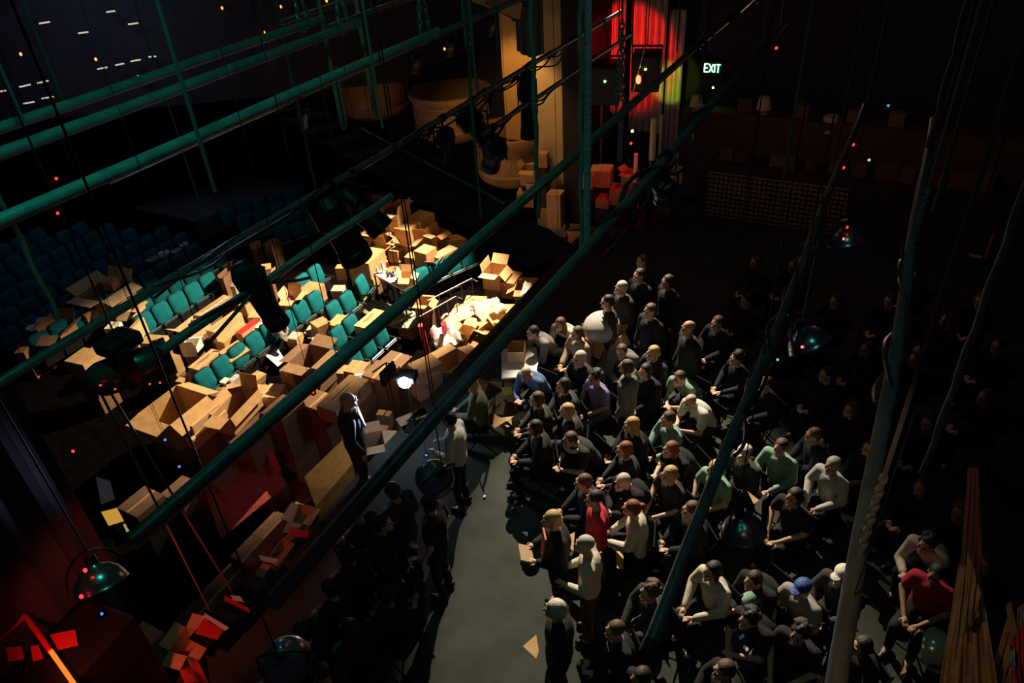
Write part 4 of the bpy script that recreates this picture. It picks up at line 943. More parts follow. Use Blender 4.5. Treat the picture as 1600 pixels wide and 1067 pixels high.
# lamps hung on the pipes
def ellipsoidal(P, px, label, L=.55, r=.075, aim=(.3, .4, -1), oz=None):
    p = onx(P, px); t = thing('stage_spotlight', label, 'stage light', p)
    d = Vector(aim).normalized(); Q = d.to_track_quat('Z', 'Y').to_matrix(); o = Vector((0, 0, oz if oz is not None else -.12 - L * .3))
    T = Matrix.Translation(o) @ Q.to_4x4()
    MB().lathe([(.01, -L * .45), (r * .9, -L * .42), (r * 1.25, -L * .3), (r * 1.3, -.02), (r, .02), (r, L * .38), (r * 1.1, L * .4), (r * 1.1, L * .55), (r * .98, L * .55), (r * .95, L * .45), (.01, L * .45)], 22, T).build('barrel', BLACKM, t)
    mb = MB()
    for s in (-1, 1): mb.box(o + Vector((0, s * (r * 1.5), .05)), (.02, .008, L * .5))
    mb.box(o + Vector((0, 0, .05 + L * .25)), (.03, r * 3.1, .008)); mb.build('yoke', BLACKM, t)
    mb = MB(); mb.tube([(-.03, 0, 0), (.03, 0, 0)], .036, 10); mb.tube([(0, 0, -.02), (0, 0, -.07)], .01, 6); mb.build('clamp', STEEL, t)
    MB().tube([(.0, .04, 0), (.06, .07, -.1), (.05, .07, -.2), o + d * -L * .4], .008, 6).build('cable_tail', CABLE, t)
    return t
ellipsoidal(PE, 400, 'drooping black stage light over the middle of the box heap', .40, .055, (.25, -.1, -1), -.03)
ellipsoidal(PB, 515, 'black stage light hanging left of the far heap', .62, .12, (.2, -.2, -1))
ellipsoidal(PB, 548, 'black stage light hanging low over the dark gap beside the far heap', .5, .10, (.2, -.9, -1))
ellipsoidal(PB, 738, 'boxy black stage light before the dim round balcony', .42, .10, (.3, -.5, -.8))
ellipsoidal(PB, 822, 'long black stage light hanging before the ochre wall panel', .75, .075, (.03, .05, -1))
ellipsoidal(PF, 770, 'black stage light at the left end of the column pipe', .4, .08, (.4, .5, -.8))
ellipsoidal(PD, 1040, 'small black stage light below the pipe left of the exit sign', .2, .05, (.6, .2, -.8))
ellipsoidal(PB, 690, 'black stage light left of the boxy one on the cable wrapped pipe', .36, .07, (.2, .4, -.9))
# upper row: dark pipe with small glinting lamps above the three teal pipes end
PU = batten('batten_pipe', (560, 130), (830, -20), 2.6, .024, 'dark pipe behind the lowest teal pipe with glinting clamps', (3.5, 1))
for px, lb in [(648, 'small black stage light under the end of the lowest teal pipe'), (702, 'small black stage light with bright glints right of the teal chain'), (770, 'small black stage light beside the wall lantern'), (468, 'small black stage light with a bright tip left of the hemp loops')]:
    ellipsoidal(PU, px, lb, .34, .06, (.3, .5, -.8))
# masking border running away from the camera over the boxes
a, b = at(455, 170, 4.4), at(870, 405, 4.4)
d = (b - a).normalized(); s = Vector((d.y, -d.x, 0)) * .30
mb = MB(); n = 30
for i in range(n):
    p = a + (b - a) * i / n; q = a + (b - a) * (i + 1) / n; w0 = Vector((0, 0, .03 * math.sin(i * 2.1))); w1 = Vector((0, 0, .03 * math.sin((i + 1) * 2.1)))
    mb.quad(p - s + w0, q - s + w1, q + s + w1, p + s + w0, t=.03)
t = thing('masking_border', 'wide black cloth border stretched over the boxes and the balcony', 'curtain')
mb.build('cloth', BLACKC, t)
MB().tube([a - s, b - s], .02, 8).build('edge_pipe', STEEL, t)
for u in (.05, .95):
    p = a + (b - a) * u - s; MB().tube([p, (p.x, p.y, TOP)], .003, 5).build('lift_line', CABLE, t)
mb = MB(); MB().tube([a + (b - a) * .27 - s * 1.1 + Vector((0, 0, .05)), a + (b - a) * .8 - s * 1.1 + Vector((0, 0, .05))], .018, 8).build('edge_highlight', mat('teal_highlight', (.05, .42, .34), .6, noise=.9, scale=6), t)  # teal highlights of the border edge, put into the colour of this tube
# round lamp heads hanging near the camera
def scoop(px, py, d, r, label, tiltv=(0, 0, 1), leds=(), m=None, glow=None):
    q = atd(px, py, d); t = thing('scoop_lamp', label, 'stage light', q)
    Q = Vector(tiltv).to_track_quat('Z', 'Y').to_matrix().to_4x4()
    pr = [(r * .20, r * .85), (r * .25, r * .6), (r * .55, r * .48), (r * .82, r * .22), (r * .97, -.08 * r), (r, -r * .25), (r * 1.04, -r * .27), (r * .98, -r * .28), (r * .93, -.08 * r), (r * .78, r * .2), (r * .5, r * .42), (.005, r * .5)]
    MB().lathe(pr, 30, Q).build('reflector', m or mat('spun_metal', (.30, .31, .32), .25, .9), t, smooth=True)
    MB().lathe([(.004, r * 1.05), (r * .2, r * 1.03), (r * .24, r * .85), (r * .24, r * .55)], 16, Q).build('lamp_housing', BLACKM, t)
    mb = MB(); P = [(r * 1.1 * math.cos(a_), 0, r * 1.25 * math.sin(a_)) for a_ in [PI * k / 14 for k in range(15)]]; mb.tube([Q @ Vector(p) for p in P], .006, 6); mb.build('yoke', BLACKM, t)
    tp = Q @ Vector((0, 0, r * 1.25)); MB().tube([tp, (tp.x, tp.y, TOP - q.z)], .0035, 6).build('hanger', STEEL, t)
    for i, (lx, ly, c) in enumerate(leds):
        w = atd(lx, ly, d - r * .9) - q; MB().ell(w, (.006, .006, .008), 8).build('indicator_light', c, t)
    return t
RL = emi('led_red', (1, .01, .01), 9); BL = emi('led_blue', (.12, .3, 1), 1.2)
scoop(155, 905, 3.0, .085, 'round lamp with a bright crescent rim and two red pin lights', (.3, .5, 1), [(133, 891, RL), (127, 932, RL)])
scoop(1160, 825, 4.6, .13, 'round metal lamp with teal sheen among the seated crowd at right', (.1, .3, 1))
scoop(1262, 532, 4.4, .12, 'round lamp with a bright rim above the dark crowd at right', (.2, .6, .8), [(1253, 542, emi('led_pink', (1, .15, .2), 3))])
scoop(682, 745, 4.2, .11, 'round lamp with a teal lens rim over the dark aisle', (-.2, -.5, .8))
scoop(1322, 372, 5.0, .11, 'small round lamp with pink pin lights below the prop ledge', (.2, .3, 1), [(1318, 373, emi('led_pink', (1, .15, .2), 3)), (1324, 355, RL)])
scoop(1470, 1017, 3.6, .085, 'green tinted round glass dish lamp near the lower right corner', (-.3, -.7, .6), m=mat('green_glass', (.18, .26, .22), .2, .3))
scoop(446, 1030, 3.4, .10, 'round lamp with a red glinting rim near the bottom left', (-.3, -.2, 1))
# big dark moving head with red pin lights
def moving(px, py, d, label):
    q = atd(px, py, d); t = thing('moving_light', label, 'stage light', q)
    ax = Vector((.75, -.42, 0)).normalized(); Q = ax.to_track_quat('Z', 'Y').to_matrix().to_4x4()
    MB().lathe([(.004, -.17), (.05, -.17), (.075, -.12), (.082, .02), (.07, .1), (.085, .12), (.085, .17), (.004, .16)], 24, Q).build('head', mat('dark_teal_plastic', (.02, .03, .03), .3), t, smooth=True)
    MB().box(ax * .0 + Vector((0, 0, .14)), (.16, .12, .06), bev=.015).build('base', BLACKM, t)
    mb = MB()
    for s in (-1, 1): mb.box(Vector((-ax.y, ax.x, 0)) * s * .1 + Vector((0, 0, .06)), (.06, .02, .18))
    mb.build('yoke', BLACKM, t)
    MB().tube([(0, 0, .16), (0, 0, TOP - q.z)], .004, 6).build('hanger', STEEL, t)
    for lx, ly in ((157, 602), (180, 608), (234, 600), (250, 598)):
        w = atd(lx, ly, d - .1) - q; MB().ell(w, (.004, .004, .004), 8).build('indicator_light', RL, t)
moving(203, 577, 3.6, 'dark teal tinted moving light with red pin lights before the boxes')
for px, py, d, c, lb in [(88, 279, 5, RL, 'tiny red pin light under the lowest teal pipe'), (90, 333, 5, RL, 'tiny dim red pin light below the first one at left'), (114, 705, 5, RL, 'tiny red pin light above the black curtain edge'), (489, 613, 5.2, RL, 'tiny red pin light left of the head of the standing man'), (159, 959, 4, BL, 'small blue spot glowing under the crescent lamp'), (258, 687, 7, BL, 'small blue glint in the dark below the boxes'), (280, 729, 7, BL, 'fainter blue glint lower in the dark below the boxes'), (666, 711, 6, BL, 'small blue glint right of the standing man'), (1213, 75, 9, RL, 'tiny red streak light above the prop ledge'), (1318, 262, 9, RL, 'small red pin light on the prop ledge'), (1333, 226, 9, RL, 'small red pin light above the prop ledge props'), (1388, 165, 9, emi('led_cyan', (.1, .8, 1), .5), 'tiny cyan pin light above the prop ledge'), (1358, 250, 9, emi('led_white', (.8, 1, .9), .7), 'small whitish pin light on the prop ledge'), (988, 205, 9, emi('lime', (.3, 1, .05), 30), 'tiny green pin light on the dark rack left of the yellow posts'), (986, 224, 9, RL, 'tiny red pin light on the dark rack left of the yellow posts'), (1215, 562, 6, emi('led_green', (.1, 1, .4), 1), 'tiny green pin light beside the long pipe at right'), (918, 215, 4, emi('lime', (.3, 1, .05), 30), 'tiny green pin light on the thick teal rope')]:
    q = atd(px, py, d); t = thing('pin_light', lb, 'light', q)
    MB().box(ray(px, py) * .012, (.03, .03, .03)).build('housing', SHELL, t); MB().ell((0, 0, 0) if False else ray(px, py) * -.008, (.0016 * d,) * 3, 8).build('lens', c, t)
    MB().tube([(0, 0, .01), (0, 0, TOP - q.z)], .002, 4).build('cord', CABLE, t)
# crumpled muslin and ropes at the lower right corner
def muslin(pts, d, m, label, seed, w=.02):
    """hanging cloth with vertical pleats; pts = top-left, top-right, bottom-right, bottom-left pixels"""
    tl, tr, br, bl = [atd(*p, d) for p in pts]; nu, nv = 26, 16; P = []; rnd = random.Random(seed); ph = rnd.uniform(0, 6)
    nrm = ray(*pts[0])
    for j in range(nv + 1):
        for i in range(nu + 1):
            u, v = i / nu, j / nv; p = (tl * (1 - u) + tr * u) * (1 - v) + (bl * (1 - u) + br * u) * v
            P.append(p + nrm * (w * (.4 + v) * math.sin(u * 17 + ph + 1.5 * math.sin(v * 3)) + w * .6 * math.sin(u * 39 + v * 5)))
    Fs = [(j * (nu + 1) + i, j * (nu + 1) + i + 1, (j + 1) * (nu + 1) + i + 1, (j + 1) * (nu + 1) + i) for j in range(nv) for i in range(nu)]
    K = len(P); P += [p + nrm * .012 for p in P]; Fs += [tuple(k + K for k in f)[::-1] for f in Fs]
    for i in range(nu): Fs += [(i, i + 1, i + 1 + K, i + K), (nv * (nu + 1) + i, nv * (nu + 1) + i + 1, nv * (nu + 1) + i + 1 + K, nv * (nu + 1) + i + K)]
    for j in range(nv): Fs += [(j * (nu + 1), (j + 1) * (nu + 1), (j + 1) * (nu + 1) + K, j * (nu + 1) + K), (j * (nu + 1) + nu, (j + 1) * (nu + 1) + nu, (j + 1) * (nu + 1) + nu + K, j * (nu + 1) + nu + K)]
    mb = MB(); mb.add(P, Fs); return tag(mb.build('draped_cloth', m, smooth=True), label, 'cloth')
muslin([(1512, 730), (1530, 730), (1535, 900), (1500, 890)], 3.2, mat('maroon_cloth', (.22, .06, .06), .9, bump=.3), 'narrow maroon twist of cloth hanging down at right', 1)
muslin([(1498, 880), (1530, 890), (1560, 1080), (1466, 1080)], 3.0, MUSLIN, 'tan brown gathered cloth hanging at the lower right', 2, .03)
muslin([(1512, 860), (1534, 930), (1530, 960), (1502, 1000)], 2.9, MUSLIN, 'leaf shaped tan fold lying over the gathered cloth', 3)
muslin([(1575, 960), (1590, 990), (1590, 1080), (1540, 1080)], 3.1, MUSLIN, 'second tan gathered cloth in the lower right corner', 4)
muslin([(1580, 1000), (1605, 960), (1605, 1080), (1590, 1080)], 2.95, REDFAB, 'bright red cloth at the lower right corner of the stage', 5)
muslin([(1572, 945), (1580, 940), (1592, 1000), (1578, 1010)], 3.0, mat('brown_strap', (.3, .16, .1), .9), 'brown strap hanging above the second tan cloth', 6, .005)
muslin([(1590, 950), (1603, 940), (1603, 985), (1588, 990)], 3.05, mat('pale_cloth', (.4, .38, .33), .9), 'pale cloth corner at the right edge', 7)
muslin([(1575, 1020), (1586, 1012), (1587, 1040), (1573, 1045)], 2.9, mat('teal_yellow_cloth', (.25, .42, .36), .9), 'small pale teal patch of cloth in the lower right corner', 8, .01)
# yellow lit paper pieces on a high sill at right
q = at(1540, 395, 1.2)
psheet([(1511, 394), (1530, 395), (1536, 403), (1519, 403)], .015, mat('yellow_paper', (.8, .5, .08), .8), 'paper_sheet', 'small yellow lit paper lying high at right', 'paper')
sheet([at(1538, 402, 0), at(1543, 402, 0), at(1543, 402, 0) + Vector((0, 0, .6)), at(1538, 402, 0) + Vector((0, 0, .55))], mat('yellow_paper', (.8, .5, .08)), 'paper_sheet', 'upright yellow strip of paper high at right', 'paper')
# ------------------------------------------------------------------ people
def capsule(mb, p, r0, q, r1, n=12):
    p, q = Vector(p), Vector(q); d = (q - p)
    if d.length < 1e-5: mb.ell(p, (r0, r0, r0), 8); return
    d.normalize(); P = []; R = []
    for k in (-.95, -.8, -.5): P.append(p + d * r0 * k); R.append(r0 * math.sqrt(1 - k * k))
    P.append(p); R.append(r0); P.append(q); R.append(r1)
    for k in (.5, .8, .95): P.append(q + d * r1 * k); R.append(r1 * math.sqrt(1 - k * k))
    mb.tube(P, R, n)
def loft(mb, pts, rx, ry, n=20):
    pts = [Vector(p) for p in pts]; P = []
    for i, p in enumerate(pts):
        t = (pts[min(i + 1, len(pts) - 1)] - pts[max(i - 1, 0)]).normalized(); fx = Vector((1, 0, 0)); fy = t.cross(fx).normalized()
        P += [p + fx * rx[i] * math.cos(2 * PI * k / n) + fy * ry[i] * math.sin(2 * PI * k / n) for k in range(n)]
    Fs = [(i * n + k, i * n + (k + 1) % n, (i + 1) * n + (k + 1) % n, (i + 1) * n + k) for i in range(len(pts) - 1) for k in range(n)]
    Fs += [tuple(range(n))[::-1], tuple((len(pts) - 1) * n + k for k in range(n))]; mb.add(P, Fs)
def fuse(mb, name, mt, voxel, smooth=6, cut=None):
    me = mb.mesh('raw', mt); o = bpy.data.objects.new('raw', me); C.objects.link(o)
    r = o.modifiers.new('r', 'REMESH'); r.mode = 'VOXEL'; r.voxel_size = voxel
    s = o.modifiers.new('s', 'SMOOTH'); s.iterations = smooth; s.factor = .5
    dg = bpy.context.evaluated_depsgraph_get(); out = bpy.data.meshes.new_from_object(o.evaluated_get(dg)); out.name = name
    bpy.data.objects.remove(o); bpy.data.meshes.remove(me)
    out.materials.clear(); out.materials.append(mt)
    out.polygons.foreach_set('use_smooth', [True] * len(out.polygons)); return out
SKIN = mat('skin', (.55, .32, .22), .55)
def lerp(a, b, u): return Vector(a) * (1 - u) + Vector(b) * u
POSES = dict(
 stand=dict(P=(0, 0, .95), C=(0, -.01, 1.28), N=(0, .0, 1.47), Hd=(0, .035, 1.64), K=(.10, .03, .50), A=(.11, -.02, .08), E=(.25, -.04, 1.14), W=(.24, .08, .90), hand=(0, .1, -1)),
 hold=dict(P=(0, 0, .95), C=(0, -.01, 1.28), N=(0, .01, 1.47), Hd=(0, .06, 1.63), K=(.10, .03, .50), A=(.11, -.02, .08), E=(.25, .0, 1.13), W=(.13, .25, 1.10), hand=(-.5, 1, .15)),
 sit=dict(P=(0, 0, .54), C=(0, .04, .87), N=(0, .08, 1.06), Hd=(0, .13, 1.22), K=(.12, .45, .53), A=(.12, .40, .08), E=(.25, .13, .80), W=(.08, .38, .66), hand=(-.6, 1, -.1)),
 lean=dict(P=(0, 0, .54), C=(0, .17, .84), N=(0, .30, 1.0), Hd=(0, .41, 1.12), K=(.15, .45, .53), A=(.14, .38, .08), E=(.22, .38, .66), W=(.05, .58, .70), hand=(-.8, .6, .2)),
 hug=dict(P=(0, 0, .14), C=(0, .0, .47), N=(0, .08, .66), Hd=(0, .14, .82), K=(.10, .36, .52), A=(.10, .50, .08), E=(.26, .26, .48), W=(.06, .50, .42), hand=(-1, .3, -.2)),
)
def hand(mb, w, d, side):
    w = Vector(w); d = Vector(d).normalized(); d.x *= 1; up = Vector((0, 0, 1)); lat = d.cross(up).normalized(); nrm = lat.cross(d).normalized()
    c = w + d * .045; capsule(mb, w, .026, c, .028); capsule(mb, c - lat * .018, .018, c + lat * .018 + d * .02, .018)
    for k, L in zip((-1.5, -.5, .5, 1.5), (.060, .075, .070, .052)):
        b = c + d * .025 + lat * k * .0175; m_ = b + d * L * .5 - nrm * .006; e = m_ + (d - nrm * .8).normalized() * L * .45
        capsule(mb, b, .0088, m_, .0082, 8); capsule(mb, m_, .0082, e, .0072, 8)
    s = -side
    b = w + d * .022 + lat * s * -.026; m_ = b + (d * .6 - lat * s).normalized() * .035; capsule(mb, b, .011, m_, .0095, 8); capsule(mb, m_, .0095, m_ + (d - nrm * .4).normalized() * .03, .008, 8)
PM = {}
def build_pose(name, p):
    P, Cc, N, Hd = map(Vector, (p['P'], p['C'], p['N'], p['Hd'])); K, A, E_, W = (Vector(p[k]) for k in 'KAEW')
    fw = lambda v, s: Vector((v.x * s, v.y, v.z)); S = N + Vector((0, -.01, -.06)); hipy = Vector((0, 0, 0))
    def torso(mb, g, lo=True):
        pts = [P + (P - Cc).normalized() * .09, P, lerp(P, Cc, .35), lerp(P, Cc, .7), Cc, lerp(Cc, N, .55), lerp(Cc, N, .85), N]
        loft(mb, pts, [.13 + g, .165 + g, .145 + g * 1.2, .155 + g, .175 + g, .175 + g, .12 + g, .055 + g * .6], [.09 + g, .115 + g, .105 + g, .11 + g, .12 + g, .105 + g, .08 + g, .055 + g * .6])
    body = MB(); torso(body, 0)
    capsule(body, N - Vector((0, 0, .02)), .056, lerp(N, Hd, .55), .052)
    hm = (Hd - N).normalized(); Rm = Vector((0, .12, 1)).normalized()
    body.ell(Hd + Vector((0, -.012, .03)), (.074, .094, .088), 14); body.ell(Hd + Vector((0, .022, -.045)), (.058, .066, .078), 12)
    body.ell(Hd + Vector((0, .075, -.088)), (.026, .022, .022), 8)
    capsule(body, Hd + Vector((0, .083, .022)), .008, Hd + Vector((0, .106, -.022)), .013, 8)
    for s in (-1, 1):
        body.ell(Hd + Vector((s * .078, -.008, -.005)), (.010, .020, .032), 8); body.ell(Hd + Vector((s * .032, .080, .034)), (.022, .010, .008), 6); body.ell(Hd + Vector((s * .038, .066, -.012)), (.020, .018, .022), 8)
    body.ell(Hd + Vector((0, .083, -.052)), (.024, .010, .007), 8)
    for s in (-1, 1):
        sh = Vector((s * .175, S.y, S.z)); e = fw(E_, s); w = fw(W, s)
        capsule(body, Vector((s * .1, S.y, S.z + .01)), .05, sh, .055); capsule(body, sh, .052, e, .040); capsule(body, e, .041, w, .027)
        dd = Vector((p['hand'][0] * s, p['hand'][1], p['hand'][2])); hand(body, w, dd, s)
        h = P + Vector((s * .085, 0, -.02)); k = fw(K, s); a = fw(A, s)
        capsule(body, h, .088, k, .058); capsule(body, k, .056, lerp(k, a, .35) + Vector((0, -.012, 0)), .055); capsule(body, lerp(k, a, .35) + Vector((0, -.012, 0)), .054, a, .036)
        capsule(body, a, .038, a + Vector((s * .01, .12, -.045)), .030)
    out = dict(body=fuse(body, name + '_body', SKIN, .0075, 4))
    for sl in ('long', 'short', 'coat'):
        g = .034 if sl == 'coat' else .020; t = MB(); torso(t, g)
        for s in (-1, 1):
            sh = Vector((s * .175, S.y, S.z)); e = fw(E_, s); w = fw(W, s); capsule(t, Vector((s * .08, S.y, S.z + .015)), .05 + g * .8, sh, .056 + g)
            if sl == 'short': capsule(t, sh, .054 + g, lerp(sh, e, .6), .052 + g)
            else: capsule(t, sh, .054 + g, e, .042 + g); capsule(t, e, .043 + g, lerp(e, w, .92), .031 + g * .7)
        if sl == 'coat':
            for s in (-1, 1): capsule(t, P + Vector((s * .07, 0, 0)), .14, P + (fw(K, s) - P) * .45 + Vector((0, 0, 0)), .115)
        out['top_' + sl] = fuse(t, name + '_top_' + sl, WHITEBOX, .013, 6)
    t = MB(); loft(t, [P + (P - Cc).normalized() * .11, P, lerp(P, Cc, .3)], [.14, .182, .162], [.105, .132, .122])
    for s in (-1, 1):
        h = P + Vector((s * .085, 0, -.02)); k = fw(K, s); a = fw(A, s); capsule(t, h, .102, k, .072); capsule(t, k, .071, lerp(k, a, .9), .055)
    out['trousers'] = fuse(t, name + '_trousers', WHITEBOX, .014, 5)
    t = MB()
    for s in (-1, 1):
        a = fw(A, s); capsule(t, a + Vector((0, -.03, -.03)), .045, a + Vector((s * .01, .15, -.045)), .036)
    out['shoes'] = fuse(t, name + '_shoes', BLACKM, .012, 4)
    # hair relative to the head centre
    out['Hd'] = Hd; PM[name] = out
for k_, v_ in POSES.items(): build_pose(k_, v_)
HAIR = {}
def hair(kind):
    mb = MB(); mb.ell((0, -.024, .046), (.084, .098, .086), 14); 
    if kind != 'crop': mb.ell((0, -.05, .005), (.086, .075, .09), 12)
    if kind == 'long':
        for x in (-.06, -.02, .02, .06): capsule(mb, (x, -.05, 0), .042, (x * 1.25, -.085, -.20), .035)
        for s in (-1, 1): capsule(mb, (s * .07, -.01, .02), .026, (s * .085, .01, -.14), .022)
    if kind == 'bun': mb.ell((0, -.13, .06), (.045, .045, .045), 8)
    if kind == 'bob':
        for s in (-1, 1): capsule(mb, (s * .07, -.02, .03), .030, (s * .075, -.01, -.07), .026)
        capsule(mb, (-.05, -.08, -.02), .04, (.05, -.08, -.06), .04)
    if kind == 'curly':
        r = random.Random(3)
        for k in range(40):
            a, b = r.uniform(0, 2 * PI), r.uniform(-.2, 1.4); mb.ell((.088 * math.cos(a) * math.cos(b), -.04 + .09 * math.sin(a) * math.cos(b), .04 + .09 * math.sin(b)), (.03, .03, .03), 6)
    if kind == 'cap':
        mb = MB(); mb.ell((0, -.016, .062), (.088, .104, .07), 14); mb.ell((0, .10, .055), (.06, .07, .012), 10)
    m = fuse(mb, 'hair_' + kind, INK, .009, 3)
    if kind not in ('cap',):
        # open the face: drop what lies in front below the hairline
        bm = bmesh.new(); bm.from_mesh(m); dl = [v for v in bm.verts if v.co.y > .052 and v.co.z < .085 and abs(v.co.x) < .075]; bmesh.ops.delete(bm, geom=dl, context='VERTS'); bm.to_mesh(m); bm.free()
    HAIR[kind] = m
for k_ in ('crop', 'short', 'long', 'bun', 'bob', 'curly', 'cap'): hair(k_)
CL = dict(black=(.007, .007, .009), navy=(.008, .010, .022), grey=(.16, .16, .16), dgrey=(.03, .03, .033), cream=(.62, .55, .42), white=(.6, .58, .54), coral=(.70, .20, .12), red=(.5, .02, .04), green=(.22, .36, .27), olive=(.12, .13, .07), brown=(.14, .08, .045), blue=(.08, .14, .26), check=(.30, .28, .25), purple=(.2, .16, .34), tan=(.4, .28, .16), denim=(.05, .075, .13))
HC = dict(blond=(.55, .36, .14), grey=(.45, .42, .36), dark=(.02, .014, .01), brown=(.10, .05, .025), red=(.22, .06, .025), white=(.7, .64, .52), blue=(.02, .07, .30))
SK = dict(light=(.60, .36, .25), tan=(.42, .23, .14), dark=(.12, .06, .04), pale=(.68, .46, .34))
def cloth(c): return mat('cloth_' + c, CL[c], .9, noise=.15, scale=14, bump=.35)
EYE = MB().ell((0, 0, 0), (.012, .008, .008), 8).mesh('eye', mat('eye_dark', (.03, .02, .02), .2), True)
def make_chair_proto():
    t = thing('folding_chair', 'x', 'chair')
    MB().box((0, .05, .43), (.40, .38, .03), bev=.01).build('seat', MATTB, t); MB().box((0, -.17, .72), (.40, .025, .2), bev=.01).build('backrest', MATTB, t)
    for s in (-1, 1):
        MB().tube([(s * .2, -.19, .84), (s * .2, .22, .0)], .011, 6).build('leg', MATTB, t); MB().tube([(s * .21, .15, .43), (s * .21, -.22, .0)], .011, 6).build('leg', MATTB, t)
    return t
chair0 = make_chair_proto(); cused = [False]
HEADS = []
def person(px, py, pose, yaw, top, tcol, bottom='black', hr='short', hcol='brown', sk='light', label='', s=1.0, zb=0, group=None, extra=None, chair=True):
    M = PM[pose]; Hd = M['Hd'] * s; p = at(px, py, zb + Hd.z)
    for it in range(3):
        for q in HEADS:
            d = Vector((p.x - q.x, p.y - q.y, 0))
            if d.length < .50:
                if group and it == 0: return None
                p = p + (d.normalized() if d.length > .01 else Vector((1, 0, 0))) * (.50 - d.length) * .8
    HEADS.append(p); yaw = math.radians(yaw)
    off = Matrix.Rotation(yaw, 3, 'Z') @ Vector((Hd.x, Hd.y, 0)); loc = Vector((p.x - off.x, p.y - off.y, zb))
    t = thing('person', label, 'person', loc, yaw, group); t.scale = (s, s, s)
    b = link('body', M['body'], t); omat(b, mat('skin_' + sk, SK[sk], .55))
    o = link({'long': 'shirt', 'short': 'shirt', 'coat': 'jacket'}[top], M['top_' + top], t); omat(o, cloth(tcol))
    o = link('trousers', M['trousers'], t); omat(o, cloth(bottom))
    o = link('shoes', M['shoes'], t)
    if hr:
        o = link('cap' if hr == 'cap' else 'hair', HAIR[hr], t, M['Hd']); omat(o, mat('hair_' + hcol, HC[hcol], .6, bump=.6, noise=.3, scale=40, stretch=(1, 1, .3)))
    for e in (-1, 1): link('eye', EYE, t, M['Hd'] + Vector((e * .03, .083, .012)))
    if pose in ('sit', 'lean') and chair:
        lb = 'black folding chair under the %s' % label
        w = ' '.join(lb.split()[:16])
        if group: w = 'black folding chair under a person in deep shadow on the right'
        while w.split()[-1] in ('the', 'a', 'on', 'of', 'in', 'by', 'and', 'with', 'before', 'at', 'his', 'whose', 'for', 'left', 'right', 'under', 'both', 'mid'): w = ' '.join(w.split()[:-1])
        if not cused[0]: cused[0] = True; chair0.location = loc; chair0.rotation_euler = (0, 0, yaw); chair0['label'] = w; chair0['group'] = 'chairs under the audience'
        else: dup(chair0, loc, yaw, w, 'chairs under the audience')
    if extra: extra(t, M)
    return t
L_ = 27
# the standing man in the dark suit with a bare crown
def suit(t, M):
    Hd = M['Hd']
    t.scale = (1.14, 1.10, 1.02)
    MB().quad((-.02, .148, 1.14), (.02, .148, 1.14), (.065, .098, 1.46), (-.065, .098, 1.46), t=.03).build('shirt_front', cloth('white'), t)
    mb = MB()
    for e in (-1, 1):
        mb.tube([(Hd.x + e * .03 + .02 * math.cos(a), Hd.y + .098, Hd.z + .012 + .017 * math.sin(a)) for a in [k * PI / 6 for k in range(13)]], .0025, 5); mb.tube([(e * .052, Hd.y + .095, Hd.z + .014), (e * .078, Hd.y, Hd.z + .014)], .0025, 5)
    mb.build('eyeglasses', SHELL, t)
    mb = MB(); mb.ell(Hd + Vector((0, -.045, .0)), (.082, .062, .06), 12); mb.build('grey_hair', mat('hair_grey', HC['grey']), t, smooth=True)
person(544, 626, 'stand', -140, 'coat', 'navy', 'black', None, 'grey', 'light', 'bald man in a dark suit and glasses standing at the stage edge', 1.02, extra=suit)
def book(t, M): MB().box((0, .37, 1.12), (.24, .17, .03), Matrix.Rotation(.5, 3, 'X')).build('held_book', mat('tan_cover', (.4, .25, .14), .7), t)
def vest(t, M):
    Hd = M['Hd']; MB().quad((-.05, .175, 1.02), (.05, .175, 1.02), (.09, .13, 1.42), (-.09, .13, 1.42), t=.02).build('coral_blouse_front', cloth('coral'), t)
def bvest(t, M): book(t, M); vest(t, M)
def strap(t, M):
    P, N = Vector(POSES['hold']['P']), Vector(POSES['hold']['N']); MB().tube([(.02, -.15, 1.0), (.03, -.165, 1.25), (.05, -.12, 1.47)], .014, 6).build('strap', SHELL, t)
def strap2(t, M): MB().tube([(-.17, -.10, .6), (-.03, -.125, .8), (.12, -.05, 1.04)], .014, 6).build('strap', SHELL, t)
def scarf(t, M): mb = MB(); mb.tube([(.10 * math.cos(a), M['Hd'].y - .04 + .08 * math.sin(a), M['Hd'].z - .15) for a in [k * PI / 8 for k in range(17)]], .028, 8); mb.build('scarf', cloth('white'), t, smooth=True)
def watch(t, M): W = Vector(POSES['lean']['W']); MB().tube([W + Vector((.03 * math.cos(a), -.03 , .03 * math.sin(a))) for a in [k * PI / 6 for k in range(13)]], .007, 6).build('yellow_wristband', mat('yellow_band', (.8, .5, .05), .4), t)
def beard(t, M): MB().ell(M['Hd'] + Vector((0, .055, -.075)), (.055, .04, .05), 10).build('beard', mat('hair_grey', HC['grey']), t, smooth=True)
def bagh(t, M): MB().ell((.0, .52, .62), (.16, .14, .13), 10).build('dark_bag', SHELL, t, smooth=True)
